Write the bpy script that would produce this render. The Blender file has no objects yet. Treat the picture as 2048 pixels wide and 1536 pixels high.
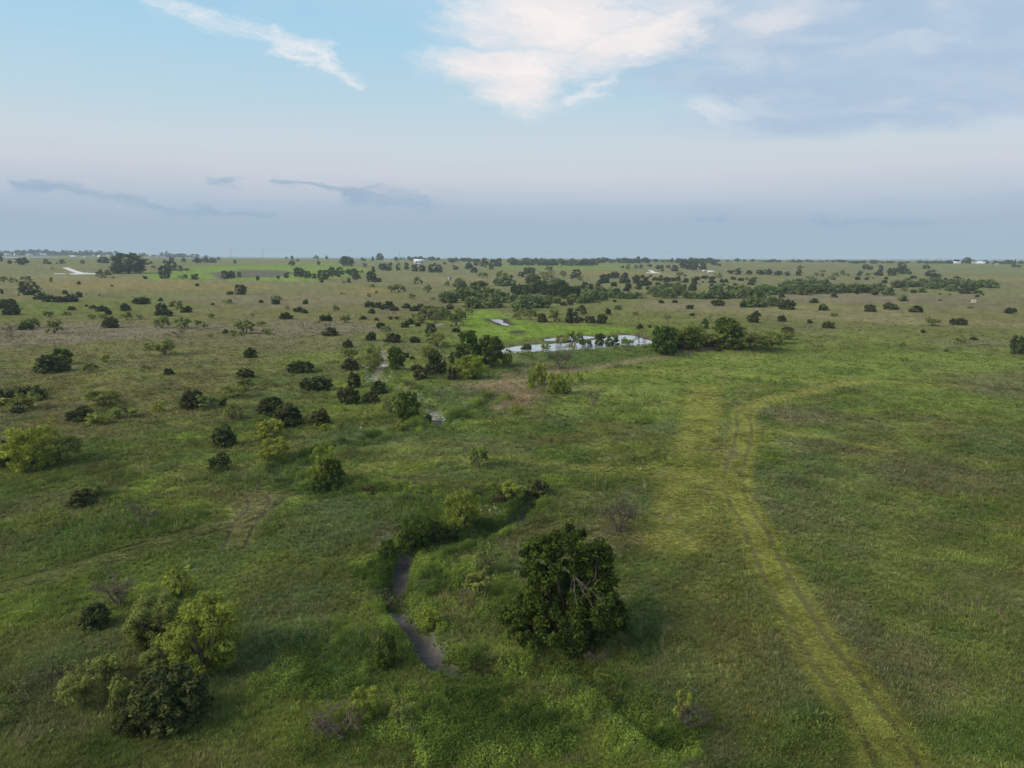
import bpy, math, random
import numpy as np
from mathutils import Matrix, Vector

# ------------------------------------------------------------------ camera, sky, sun, exposure
SC = bpy.context.scene
COL = SC.collection
F_PX, IMG_W, IMG_H = 1420.0, 2048.0, 1536.0          # focal length in photo pixels, photo size
EYE = 22.0                                            # drone height above the near meadow (m)
PITCH = math.atan((768 - 513) / F_PX)
ROLL = math.radians(0.20)
cam_data = bpy.data.cameras.new('camera')
cam = bpy.data.objects.new('camera', cam_data)
COL.objects.link(cam)
cam_data.sensor_width = 36.0
cam_data.lens = F_PX / IMG_W * 36.0
cam_data.clip_start = 0.5
cam_data.clip_end = 120000.0
ROT = Matrix.Rotation(math.pi / 2 - PITCH, 3, 'X') @ Matrix.Rotation(ROLL, 3, 'Z')
cam.matrix_world = Matrix.Translation((0, 0, EYE)) @ ROT.to_4x4()
SC.camera = cam
R3 = np.array(ROT)

SUN_EL, SUN_AZ = math.radians(36), math.radians(-112)   # azimuth from +Y towards +X; the sun is left and a little behind
sun_data = bpy.data.lights.new('sun', 'SUN')
sun_data.energy = 3.1
sun_data.angle = math.radians(30)
sun_data.color = (1.0, 0.93, 0.82)
sun = bpy.data.objects.new('sun', sun_data)
COL.objects.link(sun)
sdir = Vector((math.sin(SUN_AZ) * math.cos(SUN_EL), math.cos(SUN_AZ) * math.cos(SUN_EL), math.sin(SUN_EL)))
sun.rotation_euler = sdir.to_track_quat('Z', 'Y').to_euler()

SC.view_settings.view_transform = 'Standard'
SC.view_settings.look = 'None'
SC.view_settings.gamma = 1.0
SC.view_settings.exposure = 0.0
SC.view_settings.use_curve_mapping = False
SC.render.engine = 'CYCLES'
SC.cycles.max_bounces = 8
SC.cycles.diffuse_bounces = 3
SC.cycles.glossy_bounces = 2
SC.cycles.transmission_bounces = 3
SC.cycles.volume_bounces = 1
SC.cycles.transparent_max_bounces = 6


def px_dir(px, py):
    px = np.asarray(px, float); py = np.asarray(py, float)
    d = np.stack([(px - IMG_W / 2) / F_PX, -(py - IMG_H / 2) / F_PX, -np.ones_like(px)], -1)
    d /= np.linalg.norm(d, axis=-1, keepdims=True)
    return d @ R3.T


def sky_uv(px, py):
    d = px_dir(px, py)
    return math.atan2(d[0], d[1]), math.asin(d[2])


# ---- world: Nishita sky, a thin veil of high haze, and cloud banks placed by compass direction
class S:
    """a node socket with arithmetic"""
    tree = None

    def __init__(self, sock): self.s = sock

    @staticmethod
    def m(op, *args):
        n = S.tree.nodes.new('ShaderNodeMath'); n.operation = op
        for i, a in enumerate(args):
            if isinstance(a, S): S.tree.links.new(a.s, n.inputs[i])
            else: n.inputs[i].default_value = a
        return S(n.outputs[0])

    def __add__(self, o): return S.m('ADD', self, o)
    __radd__ = __add__
    def __sub__(self, o): return S.m('SUBTRACT', self, o)
    def __rsub__(self, o): return S.m('SUBTRACT', o, self)
    def __mul__(self, o): return S.m('MULTIPLY', self, o)
    __rmul__ = __mul__
    def __truediv__(self, o): return S.m('DIVIDE', self, o)


def smooth(x, a, b):
    n = S.tree.nodes.new('ShaderNodeMapRange'); n.interpolation_type = 'SMOOTHSTEP'
    S.tree.links.new(x.s, n.inputs['Value'])
    n.inputs['From Min'].default_value = a; n.inputs['From Max'].default_value = b
    return S(n.outputs['Result'])


def vec(x, y, z=0.0):
    n = S.tree.nodes.new('ShaderNodeCombineXYZ')
    for i, a in enumerate((x, y, z)):
        if isinstance(a, S): S.tree.links.new(a.s, n.inputs[i])
        else: n.inputs[i].default_value = a
    return S(n.outputs[0])


def noise(v, scale, detail=6, rough=0.55, dist=0.0):
    n = S.tree.nodes.new('ShaderNodeTexNoise')
    S.tree.links.new(v.s, n.inputs['Vector'])
    n.inputs['Scale'].default_value = scale; n.inputs['Detail'].default_value = detail
    n.inputs['Roughness'].default_value = rough; n.inputs['Distortion'].default_value = dist
    return S(n.outputs['Fac'])


def mix(f, a, b):
    n = S.tree.nodes.new('ShaderNodeMix'); n.data_type = 'RGBA'
    if isinstance(f, S): S.tree.links.new(f.s, n.inputs[0])
    else: n.inputs[0].default_value = f
    for i, c in ((6, a), (7, b)):
        if isinstance(c, S): S.tree.links.new(c.s, n.inputs[i])
        else: n.inputs[i].default_value = (*c, 1)
    return S(n.outputs[2])


def ramp(f, stops):
    n = S.tree.nodes.new('ShaderNodeValToRGB')
    S.tree.links.new(f.s, n.inputs[0])
    e = n.color_ramp.elements
    while len(e) < len(stops): e.new(0.5)
    for el, (p, c) in zip(e, stops):
        el.position = p; el.color = (*c, 1) if len(c) == 3 else c
    return S(n.outputs[0])


def build_world():
    w = bpy.data.worlds.new('World'); SC.world = w; w.use_nodes = True
    w.cycles.sampling_method = 'MANUAL'; w.cycles.sample_map_resolution = 256
    t = w.node_tree; t.nodes.clear(); S.tree = t
    sky = t.nodes.new('ShaderNodeTexSky'); sky.sky_type = 'NISHITA'; sky.sun_disc = False
    sky.sun_elevation = SUN_EL; sky.sun_rotation = SUN_AZ % (2 * math.pi)
    sky.air_density = 1.0; sky.dust_density = 1.2; sky.ozone_density = 1.0
    tc = t.nodes.new('ShaderNodeTexCoord')
    sep = t.nodes.new('ShaderNodeSeparateXYZ'); t.links.new(tc.outputs['Generated'], sep.inputs[0])
    dx, dy, dz = (S(sep.outputs[i]) for i in range(3))
    u = S.m('ARCTAN2', dx, dy)
    v = S.m('ARCSINE', dz)
    el = v * (180 / math.pi)                       # elevation in degrees
    u_true, v_true = u, v

    def warp(scale, amp, seed, stretch=2.2):
        n = t.nodes.new('ShaderNodeTexNoise'); n.inputs['Scale'].default_value = scale; n.inputs['Detail'].default_value = 5; n.inputs['Roughness'].default_value = .6
        t.links.new(vec(u_true, v_true * stretch, seed).s, n.inputs['Vector'])
        q = t.nodes.new('ShaderNodeSeparateColor'); t.links.new(n.outputs['Color'], q.inputs[0])
        return (S(q.outputs[0]) - 0.5) * amp, (S(q.outputs[1]) - 0.5) * (amp / stretch)
    w1, w2 = warp(7.0, .10, 1.3), warp(24.0, .05, 4.7)
    u = u_true + w1[0] + w2[0]; v = v_true + w1[1] + w2[1]
    n1 = noise(vec(u_true, v_true * 6.0), 2.2, 4, 0.5)
    n2 = noise(vec(u + v * .8, v * 3.4, 3.1), 8.0, 7, 0.6, .4)
    n3 = noise(vec(u + v * 1.1, v * 2.6, 7.7), 24.0, 6, 0.66, .5)
    el_n = el + (n1 - 0.5) * 2.4
    K = 1 / 0.09
    # veil colours are radiances; nishita is scaled by the background strength (0.09), so divide them by it
    veil = ramp(smooth_lin(el_n, 0, 45), [(0.0, (.345, .475, .60)), (0.055, (.37, .485, .61)), (0.085, (.43, .535, .66)), (0.10, (.52, .585, .69)),
                                          (0.135, (.625, .665, .735)), (0.18, (.63, .71, .77)), (0.25, (.53, .71, .81)),
                                          (0.33, (.44, .70, .87)), (0.42, (.38, .66, .87)), (0.7, (.26, .48, .74)), (1.0, (.22, .42, .68))])
    vf = ramp(smooth_lin(el, 0, 90), [(0.0, (.95,) * 3), (0.25, (.85,) * 3), (1.0, (.6,) * 3)])
    c = mix(vf, S(sky.outputs[0]), scale_col(veil, K))

    def layer(c, mask, colour):
        if isinstance(colour, S): colour = scale_col(colour, K)
        else: colour = tuple(x * K for x in colour)
        return mix(mask, c, colour)

    def ell(px, py, a, b, rot=0.0):
        u0, v0 = sky_uv(px, py)
        ca, sa = math.cos(rot), math.sin(rot)
        U = (u - u0) * ca + (v - v0) * sa
        V = (v - v0) * ca - (u - u0) * sa
        U = U * (F_PX / a); V = V * (F_PX / b)
        return S.m('SQRT', U * U + V * V)

    def cap(p0, p1, r0):
        (a0, b0), (a1, b1) = sky_uv(*p0), sky_uv(*p1)
        ax, ay = a1 - a0, b1 - b0
        L = ax * ax + ay * ay
        h = S.m('MINIMUM', S.m('MAXIMUM', ((u - a0) * ax + (v - b0) * ay) / L, 0.0), 1.0)
        ddx = (u - a0) - h * ax; ddy = (v - b0) - h * ay
        return S.m('SQRT', ddx * ddx + ddy * ddy) * (F_PX / r0)

    # faint broad cirrus everywhere above the band
    pl = vec(dx / (dz + 0.12), dy / (dz + 0.12), 2.0)
    cir = noise(pl, 0.9, 8, 0.6, 0.6)
    cm = smooth(cir, 0.42, 0.66) * smooth(el, 15, 27) * 0.85
    c = layer(c, cm, (.90, .89, .91))
    # grey lilac deck, upper right, running on past the frame
    d1 = S.m('MINIMUM', ell(1830, 60, 640, 150, -0.04), ell(1560, 175, 330, 42, -0.10))
    d1 = S.m('MINIMUM', d1, ell(1820, 205, 470, 48, 0.02))
    m1 = smooth(1.2 - d1 + (n1 - 0.5) * 0.7 + (n2 - 0.5) * 0.55, 0.0, 0.8)
    deck = mix(smooth(n2 + (n3 - 0.5) * 0.15, 0.36, 0.74), (.42, .54, .70), (.56, .65, .76))
    c = layer(c, m1 * 0.88, deck)
    # pink-white swellings on top of the deck
    d2 = S.m('MINIMUM', ell(1370, 15, 110, 48), ell(1540, 45, 150, 40, 0.1))
    m2 = smooth(1.1 - d2 + (n2 - 0.5) * 1.2, 0.0, 1.2)
    c = layer(c, m2 * 0.75, (.80, .79, .82))
    # the bright white cloud
    d3 = S.m('MINIMUM', ell(1110, 30, 230, 125, 0.1), ell(985, 128, 170, 40, -0.05))
    d3 = S.m('MINIMUM', d3, ell(1040, 168, 120, 52, -0.2))
    d3 = S.m('MINIMUM', d3, ell(1240, 85, 190, 55, 0.15) * 1.12)
    m3 = smooth(1.22 - d3 + (n2 - 0.5) * 0.7 + (n3 - 0.5) * 0.7, 0.0, 1.05)
    c = layer(c, m3 * 0.97, mix(smooth(n2, 0.3, 0.7), (.86, .82, .83), (.97, .90, .875)))
    # thin wisps
    d4 = S.m('MINIMUM', cap((270, -25), (470, 48), 26), cap((470, 48), (650, 98), 24))
    d4 = S.m('MINIMUM', d4, cap((640, 100), (700, 165), 22))
    d4 = S.m('MINIMUM', d4, cap((560, 100), (640, 118), 20))
    m4 = smooth(1.0 - d4 + (n2 - 0.5) * 1.5 + (n3 - 0.5) * 2.4, 0.0, 1.7)
    c = layer(c, m4 * 0.85, (.93, .90, .90))
    d5 = S.m('MINIMUM', cap((1160, 205), (1230, 165), 13), ell(1410, 222, 55, 18))
    m5 = smooth(1.15 - d5 * .8 + (n3 - 0.5) * 1.9, 0.0, 1.5)
    c = layer(c, m5 * 0.7, (.86, .84, .86))
    # low slate streaks over the horizon bank
    d6 = S.m('MINIMUM', cap((560, 368), (700, 388), 7), cap((690, 390), (860, 408), 17))
    d6 = S.m('MINIMUM', d6, cap((405, 369), (490, 371), 8))
    d6 = S.m('MINIMUM', d6, cap((60, 380), (290, 400), 13))
    d6 = S.m('MINIMUM', d6, cap((290, 412), (560, 432), 10))
    d6 = S.m('MINIMUM', d6, cap((1380, 450), (1450, 452), 9))
    d6 = S.m('MINIMUM', d6, cap((1640, 441), (1850, 449), 8))
    n4 = noise(vec(u, v * 5.0, 5.0), 20.0, 6, 0.65)
    m6 = smooth(1.1 - d6 * 0.75 + (n4 - 0.5) * 3.2, 0.0, 1.5)
    c = layer(c, m6 * 0.85, (.31, .44, .585))
    bg = t.nodes.new('ShaderNodeBackground'); bg.inputs['Strength'].default_value = 0.09
    t.links.new(c.s, bg.inputs['Color'])
    out = t.nodes.new('ShaderNodeOutputWorld'); t.links.new(bg.outputs[0], out.inputs['Surface'])


def smooth_lin(x, a, b):
    n = S.tree.nodes.new('ShaderNodeMapRange')
    S.tree.links.new(x.s, n.inputs['Value'])
    n.inputs['From Min'].default_value = a; n.inputs['From Max'].default_value = b
    return S(n.outputs['Result'])


def scale_col(c, k):
    n = S.tree.nodes.new('ShaderNodeVectorMath'); n.operation = 'SCALE'
    S.tree.links.new(c.s, n.inputs[0]); n.inputs['Scale'].default_value = k
    return S(n.outputs[0])


build_world()

# ------------------------------------------------------------------ terrain
def ss(x, a, b):
    t = np.clip((x - a) / (b - a), 0, 1)
    return t * t * (3 - 2 * t)


def _hash(ix, iy, seed):
    h = (ix.astype(np.int64) * 374761393 + iy.astype(np.int64) * 668265263 + seed * 974634777) & 0xffffffff
    h = ((h ^ (h >> 13)) * 1274126177) & 0xffffffff
    h = h ^ (h >> 16)
    return (h & 0xffffff) / float(0xffffff)


def vnoise(x, y, seed=0):
    ix = np.floor(x); iy = np.floor(y)
    fx = x - ix; fy = y - iy
    fx = fx * fx * (3 - 2 * fx); fy = fy * fy * (3 - 2 * fy)
    a = _hash(ix, iy, seed); b = _hash(ix + 1, iy, seed); c = _hash(ix, iy + 1, seed); d = _hash(ix + 1, iy + 1, seed)
    return a + (b - a) * fx + (c - a) * fy + (a - b - c + d) * fx * fy


def fbm(x, y, seed=0, octaves=4, gain=0.5):
    s = 0.0; a = 1.0; tot = 0.0
    for i in range(octaves):
        s = s + a * vnoise(x, y, seed + i * 17); tot += a
        x = x * 2.03 + 11.3; y = y * 2.03 - 7.1; a *= gain
    return s / tot


def base_z(x, y):
    """broad shape of the land: a near meadow, a gentle far ridge at about 2 km, lower land behind it"""
    d = np.hypot(x, y); az = np.arctan2(x, np.maximum(y, 1e-6))
    z = 13.0 * ss(d, 200, 2000) + 3.0 * (fbm(x / 420, y / 420, 5, 2) - 0.5) * ss(d, 250, 900)
    left = ss(-az, 0.15, 0.6)
    z = z + 1.0 * left * ss(d, 900, 1900)
    lk_ = ss(-az, 0.40, 0.52)                          # the rise at far left with its lake and farmsteads
    zl = 15.0 * ss(d, 250, 1550) + 4.5 * ss(d, 2650, 3100)
    z = z * (1 - lk_ * ss(d, 700, 1400)) + zl * lk_ * ss(d, 700, 1400)
    far = ss(d, 2300 + 1400 * lk_, 8000 + 1500 * lk_)
    z = z * (1 - far) + far * (-22 + 26 * left + 14 * ss(az, 0.2, 0.6) + 22 * (fbm(x / 5200, y / 5200, 9, 3) - 0.5))
    return z


def at(px, py, zoff=0.0):
    """where the line of sight through a photo pixel meets the land (world metres)"""
    d = px_dir(px, py)
    dz = np.minimum(d[..., 2], -1e-4)
    z = np.zeros_like(dz)
    t = (EYE - zoff) / -dz
    for _ in range(40):
        x = d[..., 0] * t; y = d[..., 1] * t
        z = base_z(x, y) + zoff
        t = 0.5 * t + 0.5 * np.minimum((EYE - z) / -dz, 40000)
    return np.stack([d[..., 0] * t, d[..., 1] * t], -1)


def at_dist(px, dist):
    d = px_dir(px, 510.0); h = math.hypot(d[0], d[1])
    return np.array((d[0] / h * dist, d[1] / h * dist))


def line(pts, zoff=0.0):
    p = np.array(pts, float)
    return at(p[:, 0], p[:, 1], zoff)


def at_land(px, py):
    """as at(), but on the finished land with its dam and creek beds"""
    d = px_dir(px, py); p = at(px, py)
    t = np.hypot(p[..., 0], p[..., 1]) / np.hypot(d[..., 0], d[..., 1])
    for _ in range(10):
        z = land_z(d[..., 0] * t, d[..., 1] * t)
        t = 0.5 * t + 0.5 * (EYE - z) / -np.minimum(d[..., 2], -1e-4)
    return np.stack([d[..., 0] * t, d[..., 1] * t], -1)


def smooth_line(P, n=3):
    for _ in range(n):
        Q = [P[0]]
        for a, b in zip(P[:-1], P[1:]):
            Q += [a * .75 + b * .25, a * .25 + b * .75]
        Q.append(P[-1]); P = np.array(Q)
    return P


def dist_line(x, y, P, reach):
    """distance to a polyline, evaluated only near it"""
    out = np.full(x.shape, 1e6)
    m = (x > P[:, 0].min() - reach) & (x < P[:, 0].max() + reach) & (y > P[:, 1].min() - reach) & (y < P[:, 1].max() + reach)
    if not m.any(): return out
    X, Y = x[m], y[m]
    best = np.full(X.shape, 1e12)
    for a, b in zip(P[:-1], P[1:]):
        ab = b - a; L = max(ab @ ab, 1e-9)
        h = np.clip(((X - a[0]) * ab[0] + (Y - a[1]) * ab[1]) / L, 0, 1)
        best = np.minimum(best, (X - a[0] - h * ab[0]) ** 2 + (Y - a[1] - h * ab[1]) ** 2)
    out[m] = np.sqrt(best)
    return out


def poly_sd(x, y, P, reach=200.0):
    """signed distance to a polygon, negative inside"""
    Q = np.vstack([P, P[:1]])
    d = dist_line(x, y, Q, reach)
    ins = np.zeros(x.shape, bool)
    for a, b in zip(Q[:-1], Q[1:]):
        c = (a[1] > y) != (b[1] > y)
        ins ^= c & (x < (b[0] - a[0]) * (y - a[1]) / (b[1] - a[1] + 1e-12) + a[0])
    return np.where(ins, -d, d)


CREEK_A = smooth_line(line([(1000, 790), (960, 815), (870, 848), (780, 870), (690, 893), (610, 920), (540, 945), (570, 966), (640, 986), (740, 988), (830, 985), (885, 1003), (960, 1000), (1010, 985)]))
CREEK_B = smooth_line(line([(1062, 1000), (1048, 1030), (990, 1064), (920, 1086), (850, 1100), (806, 1115), (803, 1150), (788, 1190), (800, 1225), (835, 1265), (855, 1300), (885, 1328), (950, 1342), (1060, 1338), (1150, 1342), (1220, 1375), (1280, 1450), (1350, 1490)]))
GULLY_C = smooth_line(line([(755, 690), (775, 715), (760, 740), (740, 755), (765, 765), (800, 775), (850, 800), (880, 830), (870, 848)]))
DAM = smooth_line(line([(850, 742), (930, 722), (1000, 708), (1070, 707), (1150, 702), (1230, 697), (1310, 690), (1420, 690), (1500, 692), (1580, 690)], 1.3), 2)
POND = smooth_line(line([(970, 709), (990, 700), (1030, 690), (1075, 687), (1130, 684), (1190, 678), (1240, 668), (1262, 668), (1290, 676), (1318, 684), (1325, 694), (1250, 703), (1150, 709), (1050, 713), (985, 713)]), 2)
POND2 = smooth_line(line([(980, 638), (1000, 637), (1008, 641), (1004, 644), (1016, 647), (1020, 650), (1006, 650), (1000, 646), (990, 643)]), 2)
INLET = smooth_line(line([(1088, 677), (1130, 672), (1180, 670), (1195, 675), (1150, 679), (1110, 681), (1090, 681)]), 2)
POND_Z, POND2_Z = -0.25, -0.15


def relief(x, y):
    """height added to base_z: undulation, creek beds, the pond dam, hummocks"""
    d = np.hypot(x, y)
    near = 1 - ss(d, 250, 700)
    z = near * (0.9 * (fbm(x / 34, y / 34, 21, 3) - 0.5) + 0.35 * (fbm(x / 6, y / 6, 33, 3) - 0.5)) + 0.16 * (1 - ss(d, 60, 180)) * (fbm(x / 1.3, y / 1.3, 41, 3) - 0.5)
    sdp = poly_sd(x, y, POND, 30); sdp2 = poly_sd(x, y, POND2, 12); sdi = poly_sd(x, y, INLET, 8)
    water = np.minimum(np.minimum(sdp, sdp2), sdi)
    z = z * ss(water, 0, 14)
    # (the far lake lies on ground that is level by itself)
    for P, w, dep in ((CREEK_A, 1.1, 0.40), (CREEK_B, 0.85, 0.60), (GULLY_C, 1.6, 0.6)):
        dl = dist_line(x, y, P, 8) + 0.7 * (fbm(x / 2.1, y / 2.1, 77, 2) - 0.5)
        z = z - dep * (1 - ss(dl, w * 0.45, w * 1.5)) + 0.18 * np.exp(-((dl - w * 1.8) / 0.8) ** 2)
    yd = np.interp(x, DAM[:, 0], DAM[:, 1])
    s = y - yd
    ends = ss(x, DAM[0, 0] - 4, DAM[0, 0] + 12) * (1 - ss(x, DAM[-1, 0] - 14, DAM[-1, 0] + 6))
    z = z + 1.6 * ends * np.exp(-np.where(s < 0, (s / 8.5) ** 2, (s / 3.2) ** 2))
    z = z - 0.9 * (1 - ss(sdp, -2.0, 1.0)) - 0.5 * (1 - ss(np.minimum(sdp2, sdi), -0.6, 0.6))
    return z


def land_z(x, y):
    return base_z(x, y) + relief(x, y)


# ---- what grows where: albedo of the sward by place, with one tree shadow painted in
def W(pts): return line(pts)
TRACK_MAIN = smooth_line(W([(1815, 1570), (1745, 1440), (1645, 1310), (1572, 1190), (1503, 1045), (1460, 970), (1478, 905), (1492, 862), (1482, 826), (1520, 806), (1600, 786), (1690, 766), (1740, 762)]))
TRACK_CROSS = smooth_line(W([(1455, 966), (1380, 955), (1290, 945), (1180, 937), (1090, 925), (1000, 916), (900, 917), (800, 926), (700, 946), (655, 956)]))
TRACK_R = smooth_line(W([(1495, 858), (1570, 866), (1650, 876), (1720, 888), (1770, 900)]))
TRACK_L = smooth_line(W([(-120, 1205), (0, 1178), (100, 1152), (200, 1126), (300, 1095), (380, 1068), (450, 1050), (505, 1032), (535, 1010), (560, 990), (620, 985)]))
TRACK_L2 = smooth_line(W([(310, 938), (380, 962), (440, 985), (500, 998), (560, 992)]))
TRACK_L3 = smooth_line(W([(470, 1090), (485, 1050), (510, 1025), (520, 1005), (505, 990)]))
TRACK_L4 = smooth_line(W([(505, 790), (560, 740), (590, 715)]))
TRACK_FAR = smooth_line(W([(1480, 696), (1620, 692), (1750, 693), (1900, 700), (2100, 706)]))
MUDLINE = smooth_line(W([(785, 1208), (800, 1222), (832, 1262), (855, 1300), (882, 1326), (930, 1342)]))
MUDLINE2 = smooth_line(W([(812, 1108), (805, 1120), (803, 1150), (798, 1166)]))
MOWN = smooth_line(W([(1345, 1080), (1385, 960), (1395, 880), (1405, 810), (1412, 775)]))
MOWN2 = smooth_line(W([(1180, 742), (1330, 745), (1500, 752), (1700, 762), (1900, 770)]))
TANLINE = smooth_line(W([(1060, 752), (1150, 741), (1260, 726), (1340, 714), (1440, 704)]))
FAR_TRACK_B = smooth_line(W([(560, 606), (640, 598), (735, 588), (760, 582), (720, 572), (650, 566)]))
FENCELINE = W([(-20, 579), (60, 581), (160, 588), (230, 595), (320, 602)])
GREENFIELD = W([(285, 548), (400, 538), (520, 530), (690, 532), (748, 540), (690, 556), (590, 563), (420, 560), (300, 560)])
GREENFIELD2 = W([(340, 536), (420, 531), (600, 526), (700, 527), (700, 532), (500, 534), (400, 539)])
PLOUGH = W([(415, 546), (490, 539), (570, 541), (592, 546), (560, 554), (440, 557)])
FARGREEN = W([(950, 532), (1080, 527), (1260, 530), (1340, 534), (1200, 540), (1000, 538)])
MEADOW = smooth_line(W([(925, 652), (935, 630), (965, 618), (1010, 628), (1060, 648), (1160, 652), (1270, 656), (1275, 664), (1200, 667), (1100, 672), (1040, 680), (980, 676), (940, 668)]))
PAD_L = W([(124, 535), (134, 534.6), (165, 545.2), (196, 547), (196, 548.4), (142, 548.4), (142, 547.2), (152, 546)])
PAD_L2 = W([(108, 546.6), (132, 546.6), (132, 548), (108, 548)])
PAD_M = W([(1296, 540), (1303, 540), (1311, 544.6), (1320, 545.2), (1320, 546.4), (1292, 546.4), (1292, 545.2), (1304, 545)])


def blob(x, y, px, py, wpx, hpx, seed=1, wob=0.5):
    """soft patch: 1 inside, 0 outside; given by the photo ellipse it covers, turned into metres on the ground"""
    c = at(px, py); l = at(px - wpx, py); n_ = at(px, py + hpx); f_ = at(px, py - hpx)
    a = np.hypot(*(c - l)); b = max(np.hypot(*(f_ - n_)) / 2, 0.5)
    ang = math.atan2(c[0], c[1])
    ca, sa = math.cos(ang), math.sin(ang)
    X = (x - c[0]) * ca - (y - c[1]) * sa; Y = (x - c[0]) * sa + (y - c[1]) * ca
    r = np.sqrt((X / a) ** 2 + (Y / b) ** 2)
    s = max(min(a, b), 1.0)
    out = np.zeros(x.shape); k = r < 1.15 + wob * .8
    out[k] = 1 - ss(r[k] + wob * 1.6 * (fbm(x[k] / (s * .45), y[k] / (s * .45), seed, 3) - 0.5), 0.55, 1.15)
    return out


GREEN = np.array((.136, .166, .038)); LUSH = np.array((.208, .250, .056)); OLIVE = np.array((.184, .166, .066))
BROWN = np.array((.178, .158, .080)); TAN = np.array((.270, .225, .110)); YEL = np.array((.255, .248, .058))
SILVER = np.array((.135, .168, .074)); MUDC = np.array((.088, .078, .066)); PINK = np.array((.215, .175, .112))
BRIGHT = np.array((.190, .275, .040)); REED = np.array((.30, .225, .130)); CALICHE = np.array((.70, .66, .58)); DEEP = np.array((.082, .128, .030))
FARF = np.array((.206, .193, .088)); PLOUGHC = np.array((.145, .116, .090)); ORANGE = np.array((.270, .205, .074))

TAN_BLOBS = [(120, 668, 210, 26, PINK, .8), (300, 660, 200, 14, PINK, .7), (620, 655, 160, 18, PINK, .7), (560, 600, 240, 14, PINK, .5), (650, 690, 140, 16, BROWN, .6), (100, 1010, 150, 30, BROWN, .5),
             (1750, 598, 330, 12, PINK, .8), (1950, 605, 150, 12, BROWN, .9), (1560, 620, 260, 16, TAN, .5), (1900, 645, 250, 10, TAN, .5), (1380, 610, 130, 8, PINK, .6),
             (250, 568, 260, 9, ORANGE, .6), (420, 575, 200, 7, ORANGE, .5), (120, 556, 170, 8, TAN, .5), (930, 560, 160, 9, TAN, .45), (740, 582, 70, 7, ORANGE, .5),
             (1220, 546, 120, 5, ORANGE, .6), (1380, 550, 90, 6, TAN, .6), (1950, 556, 180, 6, ORANGE, .45), (1780, 566, 180, 6, PINK, .5), (1650, 540, 250, 5, PINK, .4),
             (1880, 960, 130, 32, BROWN, .6), (1720, 905, 170, 14, BROWN, .4), (1580, 830, 90, 16, BROWN, .6), (1450, 880, 28, 30, BROWN, .45), (1700, 840, 240, 24, BROWN, .35),
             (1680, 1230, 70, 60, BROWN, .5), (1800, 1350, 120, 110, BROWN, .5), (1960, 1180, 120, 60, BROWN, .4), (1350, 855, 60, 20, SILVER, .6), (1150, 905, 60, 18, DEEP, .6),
             (1010, 780, 75, 34, REED, .85), (1130, 770, 45, 12, BROWN, .7), (940, 775, 40, 14, REED, .6), (1010, 800, 60, 16, REED, .6), (720, 880, 120, 28, SILVER, .6), (560, 950, 80, 24, SILVER, .6), (880, 800, 110, 34, SILVER, .45),
             (960, 660, 60, 9, PINK, .75), (505, 1018, 54, 26, TAN, .55), (455, 1055, 66, 18, TAN, .45), (480, 1080, 40, 16, ORANGE, .3), (700, 1060, 150, 40, SILVER, .55), (730, 1010, 140, 16, SILVER, .4),
             (820, 960, 60, 14, BROWN, .5), (870, 1000, 40, 10, BROWN, .7), (1080, 1150, 90, 40, SILVER, .45), (900, 1215, 60, 40, ORANGE, .35), (820, 1185, 40, 25, BROWN, .5), (1000, 1320, 80, 24, BROWN, .5),
             (640, 1330, 120, 60, DEEP, .7), (560, 1300, 80, 60, SILVER, .4), (150, 1420, 120, 60, BROWN, .5), (180, 1300, 120, 40, SILVER, .4), (1290, 1240, 40, 80, DEEP, .8), (1360, 1500, 90, 34, BROWN, .7), (1150, 1360, 60, 14, BROWN, .5),  # the tall DEEP patch right of the big tree paints in its cast shadow
             (1550, 1000, 200, 60, SILVER, .3), (1250, 800, 180, 40, LUSH, .6), (1560, 735, 320, 26, LUSH, .8), (1300, 760, 220, 24, LUSH, .8), (1850, 720, 200, 20, LUSH, .6), (1900, 800, 160, 30, LUSH, .5),
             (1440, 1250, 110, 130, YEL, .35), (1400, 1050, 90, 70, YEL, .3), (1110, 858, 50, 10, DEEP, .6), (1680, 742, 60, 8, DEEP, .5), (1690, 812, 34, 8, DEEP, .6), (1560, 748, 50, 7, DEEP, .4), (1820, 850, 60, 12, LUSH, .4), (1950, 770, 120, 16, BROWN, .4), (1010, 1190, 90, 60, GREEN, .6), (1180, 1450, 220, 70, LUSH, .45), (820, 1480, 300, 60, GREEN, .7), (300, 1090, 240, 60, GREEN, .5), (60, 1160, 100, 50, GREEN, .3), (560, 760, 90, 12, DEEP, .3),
             (640, 720, 90, 14, LUSH, .35), (1150, 722, 170, 13, DEEP, .75), (950, 745, 80, 14, DEEP, .6), (1320, 712, 100, 8, DEEP, .6), (200, 610, 260, 20, GREEN, .5), (60, 620, 90, 16, GREEN, .5)]


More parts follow.
